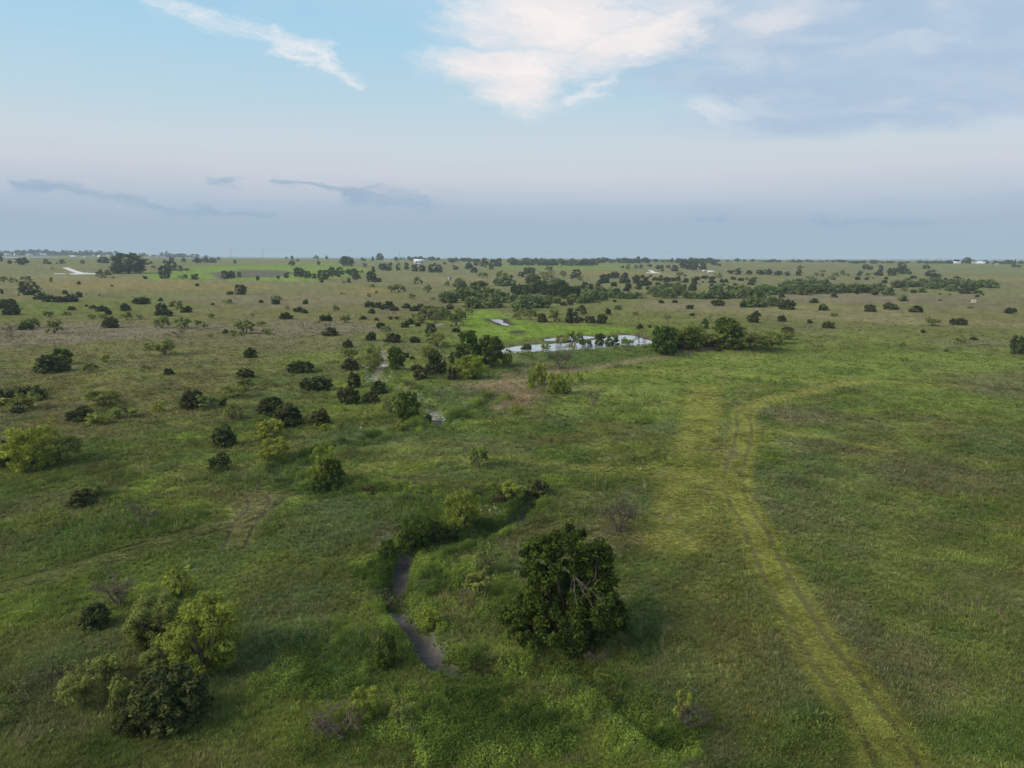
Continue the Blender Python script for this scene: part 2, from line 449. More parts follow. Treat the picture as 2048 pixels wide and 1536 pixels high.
def sward(x, y):
    """albedo, grass height factor and bare-soil factor at each point"""
    d = np.hypot(x, y)
    col = np.empty(x.shape + (3,))
    n_big = fbm(x / 60, y / 60, 3, 4)
    n_mid = fbm(x / 11, y / 11, 13, 4)
    n_sml = fbm(x / 2.2, y / 2.2, 23, 4)
    leftness = ss(-(x + 4) / (y + 20), 0.02, 0.5) * ss(d, 45, 110)
    dry = np.clip(0.10 + 0.95 * leftness * ss(d, 55, 130) + 0.6 * ss(d, 160, 300), 0, 0.85)
    dry = np.clip(dry + (n_big - 0.5) * 0.9 + (n_mid - 0.5) * 0.5, 0, 1)

    def L(a, b, m): return a * (1 - m[..., None]) + b * m[..., None]
    col[:] = GREEN
    col = L(col, np.broadcast_to(OLIVE, col.shape), dry)
    col = L(col, np.broadcast_to(LUSH, col.shape), np.clip(ss(n_mid, 0.50, 0.72) * (1 - dry) * 0.9, 0, 1))
    near = 1 - ss(d, 90, 240)
    col = L(col, np.broadcast_to(np.array((.205, .185, .062)), col.shape), ss(fbm(x / 13, y / 9, 301, 4), .50, .66) * .55 * near)
    col = L(col, np.broadcast_to(np.array((.095, .145, .030)), col.shape), ss(fbm(x / 8, y / 6, 311, 4), .52, .66) * .6 * near)
    col = L(col, np.broadcast_to(np.array((.225, .265, .048)), col.shape), ss(fbm(x / 5, y / 4, 321, 4), .55, .68) * .5 * near)
    col = L(col, np.broadcast_to(SILVER, col.shape), ss(fbm(x / 7, y / 7, 91, 3), 0.56, 0.72) * 0.40 * (1 - ss(d, 100, 220)))
    col = L(col, np.broadcast_to(FARF, col.shape), ss(d, 240, 650) * 0.8)
    col = L(col, np.broadcast_to(BROWN, col.shape), ss(fbm(x / 24, y / 24, 57, 4), 0.54, 0.74) * (.18 + .45 * ss(d, 60, 160)))
    hgt = np.ones(x.shape); bare = np.zeros(x.shape)
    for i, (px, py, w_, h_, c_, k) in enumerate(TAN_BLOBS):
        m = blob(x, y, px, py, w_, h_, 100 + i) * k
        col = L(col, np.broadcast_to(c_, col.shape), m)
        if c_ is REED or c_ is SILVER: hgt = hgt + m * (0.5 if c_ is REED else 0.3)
    for P, c_, k, soft in ((GREENFIELD, BRIGHT, .9, 25), (GREENFIELD2, BRIGHT, .7, 25), (PLOUGH, PLOUGHC, .95, 6), (FARGREEN, BRIGHT, .6, 20), (MEADOW, BRIGHT, 1.0, 6)):
        sd = poly_sd(x, y, P, 250) + (n_mid - 0.5) * soft
        col = L(col, np.broadcast_to(c_, col.shape), (1 - ss(sd, -soft * .5, soft * .5)) * k * (1 if c_ is PLOUGHC else (0.75 + 0.25 * n_big)))
    # far field strips
    strips = ss(fbm(x / 900, y / 90, 71, 3), 0.45, 0.62) * ss(d, 600, 1100)
    col = L(col, np.broadcast_to(np.array((.15, .19, .06)), col.shape), strips * 0.5)
    # woods on the land beyond the ridge
    col = L(col, np.broadcast_to(np.array((.032, .052, .026)), col.shape), ss(d, 3000, 6000) * (0.35 + 0.5 * ss(fbm(x / 2500, y / 900, 73, 3), 0.42, 0.55)))

    # mown and driven ground
    def band(P, half, soft, c_, k, hk):
        nonlocal col, hgt
        dl = dist_line(x, y, P, half + soft + 4) + (n_sml - 0.5) * soft * 1.2 + (n_mid - 0.5) * soft
        m = (1 - ss(dl, half - soft, half + soft)) * k
        col = L(col, np.broadcast_to(c_, col.shape), m)
        hgt = hgt * (1 - m * hk)

    def ruts(P, gauge, w_, c_, k):
        nonlocal col, hgt, bare
        dl = dist_line(x, y, P, gauge + 3) + (n_sml - 0.5) * 0.30
        m = (1 - ss(np.abs(dl - gauge / 2), w_ * .4, w_)) * k * (0.45 + 0.75 * n_mid)
        m = np.clip(m, 0, 1)
        col = L(col, np.broadcast_to(c_, col.shape), m)
        hgt = hgt * (1 - 0.9 * m); bare = np.maximum(bare, m)

    band(MOWN, 2.8, 1.2, YEL, .75, .65)
    band(MOWN2, 3.0, 2.0, YEL, .35, .4)
    band(TRACK_MAIN, 1.7, 0.6, YEL, .9, .75)
    band(TRACK_CROSS, 1.4, 0.6, YEL, .5, .6)
    band(TRACK_R, 1.3, 0.5, YEL, .7, .6)
    band(TRACK_L, 1.5, 0.7, OLIVE * 1.1, .5, .5)
    band(TANLINE, 1.5, 0.9, REED, .8, -.4)
    band(FAR_TRACK_B, 2.2, 1.4, ORANGE, .6, .3)
    band(FENCELINE, 1.0, 0.8, DEEP, .6, -.3)
    soil = np.array((.085, .062, .042))
    ruts(TRACK_MAIN, 1.75, .34, np.array((.098, .088, .040)), .75); ruts(TRACK_CROSS, 1.6, .25, soil, .7); ruts(TRACK_L, 1.9, .34, np.array((.045, .06, .018)), .9)
    band(TRACK_L3, 1.2, 0.9, TAN, .25, .5)
    ruts(TRACK_L2, 1.5, .22, soil, .6); ruts(TRACK_L3, 1.7, .24, soil, .9); ruts(TRACK_L4, 1.6, .3, soil, .3); ruts(TRACK_FAR, 2.4, .5, soil, .6); ruts(TRACK_R, 1.5, .25, soil, .4)
    # creek beds
    dl = dist_line(x, y, CREEK_A, 6) + (n_sml - .5) * 1.2
    col = L(col, np.broadcast_to(DEEP, col.shape), (1 - ss(dl, 0.6, 2.2)) * .6)
    dlb = dist_line(x, y, CREEK_B, 6) + (n_sml - .5) * 1.0
    col = L(col, np.broadcast_to(DEEP, col.shape), (1 - ss(dlb, 0.9, 1.9)) * .5)
    wet = (1 - ss(dist_line(x, y, MUDLINE, 5) + (n_sml - .5) * .7, .30, .62))
    wet = np.maximum(wet, 1 - ss(dist_line(x, y, MUDLINE2, 5) + (n_sml - .5) * .7, .35, .7))
    for (px, py, w_, h_) in ((803, 1135, 14, 28), (800, 1222, 16, 16), (815, 1240, 20, 18), (845, 1280, 27, 34), (880, 1324, 38, 14), (915, 1340, 44, 8), (860, 1302, 31, 24), (1045, 1030, 10, 22), (1030, 1050, 12, 12)):
        wet = np.maximum(wet, blob(x, y, px, py, w_, h_, 300 + px, 0.35))
    
    col = L(col, np.broadcast_to(MUDC * 1.0, col.shape), wet)
    col = L(col, np.broadcast_to(np.array((.125, .115, .10)), col.shape), wet * ss(n_sml, .5, .68) * .6)
    bare = np.maximum(bare, wet)
    yg = GULLY_C[:, 1].max() - 10
    gl = dist_line(x, y, GULLY_C, 5) + (n_sml - .5) * 2.2
    gm = (1 - ss(gl, .4, 1.9)) * .6 * (1 - ss(y, yg, yg + 8))
    col = L(col, np.broadcast_to(np.array((.30, .26, .21)), col.shape), gm * ss(n_sml, .38, .6))
    bare = np.maximum(bare, gm * .8)
    # mud round the water
    sd2 = poly_sd(x, y, POND2, 20); sdi = poly_sd(x, y, INLET, 20); sdp = poly_sd(x, y, POND, 20)
    mud = np.maximum((1 - ss(sd2, 0.8, 4.0)), (1 - ss(np.minimum(sdp, sdi), .2, 1.6)) * .9)
    mud = np.maximum(mud, blob(x, y, 1035, 664, 22, 5, 401, .3) * .9)
    col = L(col, np.broadcast_to(np.array((.075, .060, .048)), col.shape), mud)
    bare = np.maximum(bare, mud)
    for P in (PAD_L, PAD_L2, PAD_M):
        sd = poly_sd(x, y, P, 60)
        m = 1 - ss(sd, -0.5, 1.0)
        col = L(col, np.broadcast_to(CALICHE, col.shape), m); bare = np.maximum(bare, m)
    # pale dusty lanes
    for pts, w_, k in (([(905, 580), (960, 581), (1020, 580), (1060, 577)], 1.6, .7), ([(1940, 574), (1990, 575), (2080, 575)], 1.4, .6), ([(740, 529), (800, 530), (900, 531)], 4, .4), ([(440, 541), (620, 538), (690, 541)], 2, .3)):
        m = (1 - ss(dist_line(x, y, W(pts), 20) + (n_mid - .5) * 1.5, w_ * .6, w_ * 1.4)) * k
        col = L(col, np.broadcast_to(np.array((.42, .38, .28)), col.shape), m); bare = np.maximum(bare, m)
    soilm = ss(fbm(x / 2.6, y / 2.6, 201, 4), .665, .74) * ss(fbm(x / 19, y / 19, 205, 3), .45, .6) * (1 - ss(d, 90, 200)) * .45
    col = L(col, np.broadcast_to(np.array((.17, .135, .085)), col.shape), soilm); bare = np.maximum(bare, soilm)
    # grain: single plants are lighter or darker than their neighbours
    g = 0.72 + 0.56 * n_sml
    col = col * g[..., None]
    return np.clip(col, 0.004, 0.9), hgt, bare


# ------------------------------------------------------------------ materials
def new_mat(name):
    m = bpy.data.materials.new(name); m.use_nodes = True
    t = m.node_tree; t.nodes.clear(); S.tree = t
    out = t.nodes.new('ShaderNodeOutputMaterial')
    return m, t, out


def principled(t, out, rough=0.9, spec=0.1):
    p = t.nodes.new('ShaderNodeBsdfPrincipled')
    p.inputs['Roughness'].default_value = rough
    p.inputs['Specular IOR Level'].default_value = spec
    t.links.new(p.outputs[0], out.inputs['Surface'])
    return p


def attr(t, name, kind='GEOMETRY'):
    a = t.nodes.new('ShaderNodeAttribute'); a.attribute_name = name; a.attribute_type = kind
    return a


def mat_ground():
    m, t, out = new_mat('sward_ground')
    p = principled(t, out, 1.0, 0.0)
    a = attr(t, 'Col')
    g = t.nodes.new('ShaderNodeNewGeometry'); pos = S(g.outputs['Position'])
    f1 = noise(pos, 3.2, 5, 0.65); f2 = noise(pos, 0.45, 4, 0.6); f3 = noise(pos, 0.05, 5, 0.6)
    k = (f1 * 0.9 + 0.55) * (f2 * 0.7 + 0.65) * (f3 * 0.5 + 0.75)
    mul = t.nodes.new('ShaderNodeVectorMath'); mul.operation = 'SCALE'
    t.links.new(a.outputs['Color'], mul.inputs[0]); t.links.new(k.s, mul.inputs['Scale'])
    t.links.new(mul.outputs[0], p.inputs['Base Color'])
    b = t.nodes.new('ShaderNodeBump'); b.inputs['Strength'].default_value = 0.9; b.inputs['Distance'].default_value = 0.25
    hsum = f1 * 0.5 + f2 * 1.2
    t.links.new(hsum.s, b.inputs['Height']); t.links.new(b.outputs[0], p.inputs['Normal'])
    return m


def mat_grass():
    m, t, out = new_mat('meadow_blades')
    a = attr(t, 'tuft_col', 'INSTANCER')
    oi = t.nodes.new('ShaderNodeObjectInfo')
    d = t.nodes.new('ShaderNodeBsdfDiffuse'); tr = t.nodes.new('ShaderNodeBsdfTranslucent')
    t.links.new(a.outputs['Color'], d.inputs['Color']); t.links.new(a.outputs['Color'], tr.inputs['Color'])
    mx = t.nodes.new('ShaderNodeMixShader'); mx.inputs[0].default_value = 0.42
    t.links.new(d.outputs[0], mx.inputs[1]); t.links.new(tr.outputs[0], mx.inputs[2]); t.links.new(mx.outputs[0], out.inputs['Surface'])
    return m


def mat_leaf(name, c_dark, c_light, trans=0.3, vary=0.25):
    """foliage: leaf colour runs between two tones leaf by leaf (attribute tint), and from plant to plant"""
    m, t, out = new_mat(name)
    a = attr(t, 'tint'); oi = t.nodes.new('ShaderNodeObjectInfo')
    f = S(a.outputs['Fac'])
    c = mix(f, c_dark, c_light)
    hsv = t.nodes.new('ShaderNodeHueSaturation')
    r = S(oi.outputs['Random'])
    t.links.new((r * vary + (1 - vary / 2)).s, hsv.inputs['Value'])
    r2 = S.m('FRACT', r * 7.31)
    t.links.new((r2 * 0.03 + 0.485).s, hsv.inputs['Hue'])
    t.links.new(c.s, hsv.inputs['Color'])
    d = t.nodes.new('ShaderNodeBsdfPrincipled'); d.inputs['Roughness'].default_value = 0.7; d.inputs['Specular IOR Level'].default_value = 0.06
    tr = t.nodes.new('ShaderNodeBsdfTranslucent')
    t.links.new(hsv.outputs[0], d.inputs['Base Color']); t.links.new(hsv.outputs[0], tr.inputs['Color'])
    mx = t.nodes.new('ShaderNodeMixShader'); mx.inputs[0].default_value = trans
    t.links.new(d.outputs[0], mx.inputs[1]); t.links.new(tr.outputs[0], mx.inputs[2]); t.links.new(mx.outputs[0], out.inputs['Surface'])
    return m


def mat_plain(name, c, rough=0.8, spec=0.3, scale=3.0, amp=0.4):
    m, t, out = new_mat(name)
    p = principled(t, out, rough, spec)
    g = t.nodes.new('ShaderNodeTexCoord')
    f = noise(S(g.outputs['Object']), scale, 5, 0.6)
    t.links.new(mix(f, tuple(x * (1 - amp) for x in c), tuple(min(1, x * (1 + amp)) for x in c)).s, p.inputs['Base Color'])
    return m


def mat_water():
    m, t, out = new_mat('pond_surface')
    p = principled(t, out, 0.10, 1.0)
    p.inputs['Base Color'].default_value = (.38, .385, .38, 1)
    p.inputs['IOR'].default_value = 2.1
    g = t.nodes.new('ShaderNodeNewGeometry')
    f = noise(S(g.outputs['Position']), 1.3, 4, 0.6)
    b = t.nodes.new('ShaderNodeBump'); b.inputs['Strength'].default_value = 0.22; b.inputs['Distance'].default_value = 0.12
    t.links.new(f.s, b.inputs['Height']); t.links.new(b.outputs[0], p.inputs['Normal'])
    return m


M = dict(
    ground=mat_ground(), grass=mat_grass(), water=mat_water(),
    juniper=mat_leaf('juniper_foliage', (.030, .040, .014), (.142, .158, .044), .16),
    mesquite=mat_leaf('mesquite_foliage', (.125, .152, .042), (.340, .375, .095), .42),
    oak=mat_leaf('oak_foliage', (.034, .050, .021), (.120, .155, .054), .25),
    bright=mat_leaf('broadleaf_foliage', (.024, .046, .008), (.135, .195, .030), .32),
    willow=mat_leaf('willow_foliage', (.175, .205, .030), (.450, .490, .090), .45),
    shade=mat_leaf('shade_tree_foliage', (.014, .030, .005), (.125, .190, .028), .30),
    grove=mat_leaf('creek_wood_foliage', (.115, .155, .052), (.300, .360, .125), .36),
    brush=mat_leaf('dry_brush_twigs', (.070, .056, .034), (.150, .122, .078), .1),
    rust=mat_leaf('rust_brown_foliage', (.055, .042, .024), (.150, .100, .055), .2),
    bark=mat_plain('grey_bark', (.110, .092, .075), .9, .1, 8),
    deadwood=mat_plain('bleached_wood', (.155, .130, .098), .9, .1, 8),
    rock=mat_plain('limestone', (.43, .405, .36), .9, .2, 1.2, .35),
    white=mat_plain('white_metal', (.80, .81, .84), .45, .4, .5, .08),
    wallw=mat_plain('pale_siding', (.62, .60, .64), .7, .3, .6, .12),
    dark=mat_plain('dark_opening', (.03, .032, .036), .5, .4, 1, .2),
    roofg=mat_plain('grey_roof', (.22, .22, .24), .7, .3, .8, .2),
    tank=mat_plain('cream_metal', (.72, .64, .50), .5, .4, 2, .15),
    rust_metal=mat_plain('weathered_steel', (.075, .065, .055), .7, .3, 3, .3),
    tyre=mat_plain('tyre_rubber', (.02, .02, .02), .8, .2, 3, .2),
)


# ------------------------------------------------------------------ mesh helpers
def mesh_np(name, verts, faces, mats, tint=None, mat_idx=None, smooth_shade=False):
    """faces: (n,k) int array with k = 3 or 4"""
    me = bpy.data.meshes.new(name)
    verts = np.asarray(verts, np.float32); faces = np.asarray(faces, np.int32)
    n, k = faces.shape
    me.vertices.add(len(verts)); me.vertices.foreach_set('co', verts.ravel())
    me.loops.add(n * k); me.loops.foreach_set('vertex_index', faces.ravel())
    me.polygons.add(n); me.polygons.foreach_set('loop_start', np.arange(0, n * k, k, dtype=np.int32))
    me.polygons.foreach_set('loop_total', np.full(n, k, np.int32))
    if mat_idx is not None: me.polygons.foreach_set('material_index', np.asarray(mat_idx, np.int32))
    if smooth_shade: me.polygons.foreach_set('use_smooth', np.ones(n, bool))
    for m in mats: me.materials.append(m)
    if tint is not None:
        a = me.attributes.new('tint', 'FLOAT', 'FACE'); a.data.foreach_set('value', np.asarray(tint, np.float32))
    me.update(calc_edges=True)
    return me


def put(name, me, parent=None, loc=(0, 0, 0), rotz=0.0, scale=(1, 1, 1)):
    o = bpy.data.objects.new(name, me)
    COL.objects.link(o)
    if parent is not None: o.parent = parent
    o.location = loc; o.rotation_euler = (0, 0, rotz); o.scale = scale
    return o


def tag(o, label=None, cat=None, group=None, kind=None):
    if label: o['label'] = label
    if cat: o['category'] = cat
    if group: o['group'] = group
    if kind: o['kind'] = kind
    return o


# ------------------------------------------------------------------ ground sheet
def build_ground():
    a_in = np.linspace(-math.radians(50), math.radians(50), 760)
    a_out = np.linspace(math.radians(50), math.radians(310), 66)[1:]
    ang = np.concatenate([a_in, a_out])
    ys = np.concatenate([np.linspace(1640, 560, 330), np.linspace(558, 515, 75)])
    rr = []
    for yv in ys:
        dep = math.atan((yv - 768) / F_PX) + PITCH
        rr.append(EYE / math.tan(dep))
    rr = np.array([0.01, 6, 12, 17, 20] + [r for r in rr if r > 21.5])
    rr = np.concatenate([rr[rr < 3400], np.geomspace(3500, 42000, 40)])
    A, Rr = np.meshgrid(ang, rr)
    x = (np.sin(A) * Rr).ravel(); y = (np.cos(A) * Rr).ravel()
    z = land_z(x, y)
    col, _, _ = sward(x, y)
    nr, na = A.shape
    i = np.arange(nr * na).reshape(nr, na)
    j = np.roll(i, -1, axis=1)
    F = np.stack([i[:-1].ravel(), i[1:].ravel(), j[1:].ravel(), j[:-1].ravel()], -1)
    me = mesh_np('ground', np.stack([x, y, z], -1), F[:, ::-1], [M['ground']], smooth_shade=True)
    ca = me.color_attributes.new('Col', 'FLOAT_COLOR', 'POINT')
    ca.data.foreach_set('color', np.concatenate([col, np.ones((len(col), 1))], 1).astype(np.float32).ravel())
    o = put('ground', me); tag(o, 'rolling green and tan pasture ground with wheel tracks', None, None, 'structure')


build_ground()


def sheet(name, P, z, label):
    c = P.mean(0)
    v = [(c[0], c[1], z)] + [(p[0], p[1], z) for p in P]
    n = len(P)
    f = [(0, 1 + k, 1 + (k + 1) % n) for k in range(n)]
    me = mesh_np(name, v, f, [M['water']])
    tag(put(name, me), label, None, None, 'structure')


sheet('pond_water', POND, POND_Z, 'pale stock pond water shining behind the dam trees')
sheet('inlet_water', INLET, POND_Z + .06, 'shallow pale inlet at the far bank of the pond')
sheet('pool_water', POND2, POND2_Z, 'small white pool in the bright green meadow')


# ------------------------------------------------------------------ meadow grass (uncountable, so stuff): tufts instanced on points
def tuft_blades(seed, n, lean, width, h=1.0):
    r = np.random.default_rng(seed); V = []; Fc = []
    for k in range(n):
        a = r.uniform(0, 2 * math.pi); b = r.uniform(0, .16)
        base = np.array((math.cos(a) * b, math.sin(a) * b, -.05))
        a2 = a + r.normal(0, .7); ln = lean * r.uniform(.3, 1.2)
        tip = base + np.array((math.cos(a2) * ln, math.sin(a2) * ln, h * r.uniform(.55, 1.1)))
        mid = base * .45 + tip * .55 + np.array((0, 0, .14 * h))
        s = np.array((-math.sin(a2), math.cos(a2), 0)) * width * r.uniform(.7, 1.3)
        i = len(V); V += [base - s * .5, base + s * .5, mid + s * .5, mid - s * .5, tip]
        Fc += [(i, i + 1, i + 2), (i, i + 2, i + 3), (i + 3, i + 2, i + 4)]
    return np.array(V), np.array(Fc)


def tuft_weed(seed, n, leaf):
    r = np.random.default_rng(seed); V = []; Fc = []
    for k in range(n):
        d = r.normal(size=3); d[2] = abs(d[2]); d /= np.linalg.norm(d)
        c = d * np.array((.42, .42, .75)) * r.uniform(.5, 1.05)
        t1 = np.cross(d, r.normal(size=3)); t1 /= np.linalg.norm(t1); t2 = np.cross(d, t1) * .6 + d * .5
        s = leaf * r.uniform(.6, 1.2); i = len(V)
        V += [c - t2 * s, c + t1 * s * .5, c + t2 * s, c - t1 * s * .5]
        Fc += [(i, i + 1, i + 2), (i, i + 2, i + 3)]
    return np.array(V), np.array(Fc)


def scatter(name, label, tuft, pts, scale, rot, col):
    tv, tf = tuft
    nt = len(tv); n = len(pts)
    me = bpy.data.meshes.new(name)
    V = np.concatenate([tv, pts]).astype(np.float32)
    me.vertices.add(len(V)); me.vertices.foreach_set('co', V.ravel())
    me.loops.add(tf.size); me.loops.foreach_set('vertex_index', tf.ravel().astype(np.int32))
    me.polygons.add(len(tf)); me.polygons.foreach_set('loop_start', np.arange(0, tf.size, 3, dtype=np.int32)); me.polygons.foreach_set('loop_total', np.full(len(tf), 3, np.int32))
    me.materials.append(M['grass'])
    me.update(calc_edges=True)

    def add(nm, ty, field, arr, fill):
        a = me.attributes.new(nm, ty, 'POINT')
        full = np.concatenate([np.broadcast_to(fill, (nt,) + arr.shape[1:]), arr]).astype(np.float32)
        a.data.foreach_set(field, full.ravel())
    add('is_point', 'FLOAT', 'value', np.ones(n), 0.0)
    add('tuft_scale', 'FLOAT_VECTOR', 'vector', scale, 1.0)
    add('tuft_rot', 'FLOAT_VECTOR', 'vector', rot, 0.0)
    add('tuft_col', 'FLOAT_COLOR', 'color', np.concatenate([col, np.ones((n, 1))], 1), 1.0)
    o = put(name, me); tag(o, label, None, None, 'stuff')
    ng = bpy.data.node_groups.new(name, 'GeometryNodeTree')
    ng.interface.new_socket('Geometry', in_out='INPUT', socket_type='NodeSocketGeometry')
    ng.interface.new_socket('Geometry', in_out='OUTPUT', socket_type='NodeSocketGeometry')
    N = ng.nodes; Lk = ng.links
    gi = N.new('NodeGroupInput'); go = N.new('NodeGroupOutput')

    def na(nm, ty):
        a = N.new('GeometryNodeInputNamedAttribute'); a.data_type = ty; a.inputs['Name'].default_value = nm
        return a.outputs[0]
    cmp_ = N.new('FunctionNodeCompare'); cmp_.data_type = 'FLOAT'; cmp_.operation = 'GREATER_THAN'; cmp_.inputs[1].default_value = 0.5
    Lk.new(na('is_point', 'FLOAT'), cmp_.inputs[0])
    sp = N.new('GeometryNodeSeparateGeometry'); sp.domain = 'POINT'
    Lk.new(gi.outputs[0], sp.inputs[0]); Lk.new(cmp_.outputs[0], sp.inputs['Selection'])
    iop = N.new('GeometryNodeInstanceOnPoints')
    Lk.new(sp.outputs[0], iop.inputs['Points']); Lk.new(sp.outputs[1], iop.inputs['Instance'])
    e2r = N.new('FunctionNodeEulerToRotation'); Lk.new(na('tuft_rot', 'FLOAT_VECTOR'), e2r.inputs[0])
    Lk.new(e2r.outputs[0], iop.inputs['Rotation'])
    Lk.new(na('tuft_scale', 'FLOAT_VECTOR'), iop.inputs['Scale'])
    Lk.new(iop.outputs[0], go.inputs[0])
    md = o.modifiers.new('scatter', 'NODES'); md.node_group = ng


def meadow_points(n, seed, y0, y1):
    """points thinning out with distance over the ground in and just beyond view"""
    r = np.random.default_rng(seed)
    P = at(r.uniform(-300, 2350, n), r.uniform(y0, y1, n))
    return P + r.normal(0, .05, P.shape), r


def build_meadow():
    P, r = meadow_points(480000, 1, 570, 1640)
    x, y = P[:, 0], P[:, 1]; d = np.hypot(x, y)
    col, hgt, bare = sward(x, y)
    w = np.minimum(np.minimum(poly_sd(x, y, POND, 20), poly_sd(x, y, POND2, 20)), poly_sd(x, y, INLET, 20))
    keep = (r.uniform(size=len(x)) > bare * 1.1) & (w > 0.4) & (r.uniform(size=len(x)) > ss(d, 120, 420))
    clump = fbm(x / 1.6, y / 1.6, 55, 3)
    kind = r.uniform(size=len(x)) + (fbm(x / 5, y / 5, 66, 3) - .5) * 1.6
    z = land_z(x, y)
    jit = r.lognormal(0, .16, (len(x), 1)) * (1 + r.normal(0, .05, (len(x), 3)))
    col2 = np.clip(col * jit * (1.48 - .42 * ss(d, 90, 320))[:, None], 0, .8)
    size = (0.14 + 0.24 * clump) * (np.maximum(d, 45) / 45) ** 0.55 * r.lognormal(0, .22, len(x))
    sxy = size * (0.85 + .3 * r.uniform(size=len(x))); sz = size * hgt * (0.78 - 0.45 * ss(d, 60, 220)) * (1 - .6 * ss(d, 200, 420))
    sc = np.stack([sxy, sxy, sz], -1)
    rot = np.stack([r.normal(0, .12, len(x)), r.normal(0, .12, len(x)), r.uniform(0, 6.28, len(x))], -1)
    pts = np.stack([x, y, z], -1)
    patch = ss(fbm(x / 4.2, y / 4.2, 88, 3), .52, .70)
    straw = (ss(fbm(x / 8, y / 8, 89, 3), .50, .68) * .55 * r.uniform(size=len(x)))[:, None]
    sc = sc * np.where(kind >= .54, 1 + .8 * patch, 1 + .3 * patch)[:, None]
    a = keep & (kind < .40); b = keep & (kind >= .40) & (kind < .54); c = keep & (kind >= .54)
    scatter('meadow_grass', 'tufts of green and straw meadow grass', tuft_blades(3, 13, .55, .085), pts[a], sc[a], rot[a], col2[a])
    scatter('bunch_grass', 'thin upright bunch grass among the meadow', tuft_blades(8, 15, .38, .06, 1.25), pts[b], sc[b], rot[b], np.clip(col2[b] * (1 - straw[b]) + np.array((.34, .29, .15)) * straw[b], 0, .8))
    tall = keep & (d < 150) & (patch > .25) & (r.uniform(size=len(x)) < .06)
    scatter('tall_weeds', 'taller dark weed clumps standing in the meadow', tuft_weed(15, 60, .07), pts[tall], sc[tall] * (1.5, 1.5, 2.3), rot[tall], np.clip(col2[tall] * (.62, .74, .6), 0, .8))
    stalk = keep & (d < 140) & (straw[:, 0] > .16) & (r.uniform(size=len(x)) < .05)
    scatter('straw_stalks', 'dry straw seed stalks rising from the meadow', tuft_blades(21, 8, .35, .028, 1.3), pts[stalk], sc[stalk] * (.9, .9, 1.7), rot[stalk], np.tile((.36, .30, .17), (stalk.sum(), 1)) * jit[stalk])
    wc = col2[c] * .78 + np.array((.016, .032, .008))
    scatter('broadleaf_weeds', 'low leafy weeds growing in the meadow', tuft_weed(5, 46, .085), pts[c], sc[c] * (1.25, 1.25, 1.0), rot[c], wc)


build_meadow()


def creek_growth():
    """rank weeds on the creek banks and in the wet ground at the foot of the view"""
    r = np.random.default_rng(44); A = []
    for P, half, n in ((CREEK_B, 1.7, 2600), (CREEK_A, 2.0, 2200), (GULLY_C, 3.0, 700)):
        k = r.integers(0, len(P) - 1, n); f = r.uniform(size=(n, 1))
        L_ = np.hypot(*(P[1:] - P[:-1]).T); k = r.choice(len(L_), n, p=L_ / L_.sum())
        side = np.where(r.uniform(size=(n, 1)) < .5, -1, 1) * (half * .45 + np.abs(r.normal(0, half * .4, (n, 1))))
        t_ = unit(P[k + 1] - P[k]); A.append(P[k] * (1 - f) + P[k + 1] * f + np.stack([-t_[:, 1], t_[:, 0]], -1) * side)
    for px, py, w, h, n in ((1040, 1450, 260, 70, 2600), (880, 1500, 160, 40, 900), (1120, 1250, 110, 90, 900), (930, 1180, 90, 60, 900), (760, 1120, 50, 40, 350), (900, 1050, 60, 30, 400), (1330, 1480, 70, 40, 500), (620, 1340, 120, 60, 700)):
        A.append(at(px + r.uniform(-1, 1, n) * w, py + r.uniform(-1, 1, n) * h))
    P = np.concatenate(A); x, y = P[:, 0], P[:, 1]
    col, _, bare = sward(x, y)
    k = (bare < .35) & (fbm(x / 1.5, y / 1.5, 411, 3) > .43)
    x, y, col = x[k], y[k], col[k]; n = len(x)
    pts = np.stack([x, y, land_z(x, y) - .02], -1)
    s = (r.uniform(.36, .85, (n, 1)) * (np.maximum(np.hypot(x, y), 45) / 45)[:, None] ** .35) * np.array((1, 1, 1.15))
    tone = fbm(x / 2.5, y / 2.5, 421, 2)[:, None]
    c = np.array((.085, .140, .026)) * (1 - ss(tone, .3, .7)) + np.array((.270, .345, .065)) * ss(tone, .3, .7)
    c = c * r.lognormal(0, .2, (n, 1))
    scatter('creek_weeds', 'rank leafy weeds along the creek banks and bottom hollow', tuft_weed(31, 70, .075), pts, s, np.stack([r.normal(0, .1, n), r.normal(0, .1, n), r.uniform(0, 6.28, n)], -1), c)


def unit(v): return v / np.maximum(np.linalg.norm(v, axis=-1, keepdims=True), 1e-9)


creek_growth()


def flowers():
    r = np.random.default_rng(9)
    P = np.concatenate([at(px + r.normal(0, w, n), py + r.normal(0, w * .3, n)) for px, py, w, n in ((985, 1022, 14, 9), (872, 1068, 8, 7), (908, 1070, 4, 3), (196, 1228, 5, 4))])
    n = len(P); s = r.uniform(.10, .26, (n, 1)) * np.ones((1, 3))
    pts = np.stack([P[:, 0], P[:, 1], land_z(P[:, 0], P[:, 1]) + .35], -1)
    scatter('white_flowers', 'small cream flower heads along the creek bend', tuft_weed(6, 16, .3), pts, s, r.uniform(0, .4, (n, 3)), np.tile((.62, .58, .40), (n, 1)))


flowers()


# ------------------------------------------------------------------ plants
def unit(v): return v / np.maximum(np.linalg.norm(v, axis=-1, keepdims=True), 1e-9)


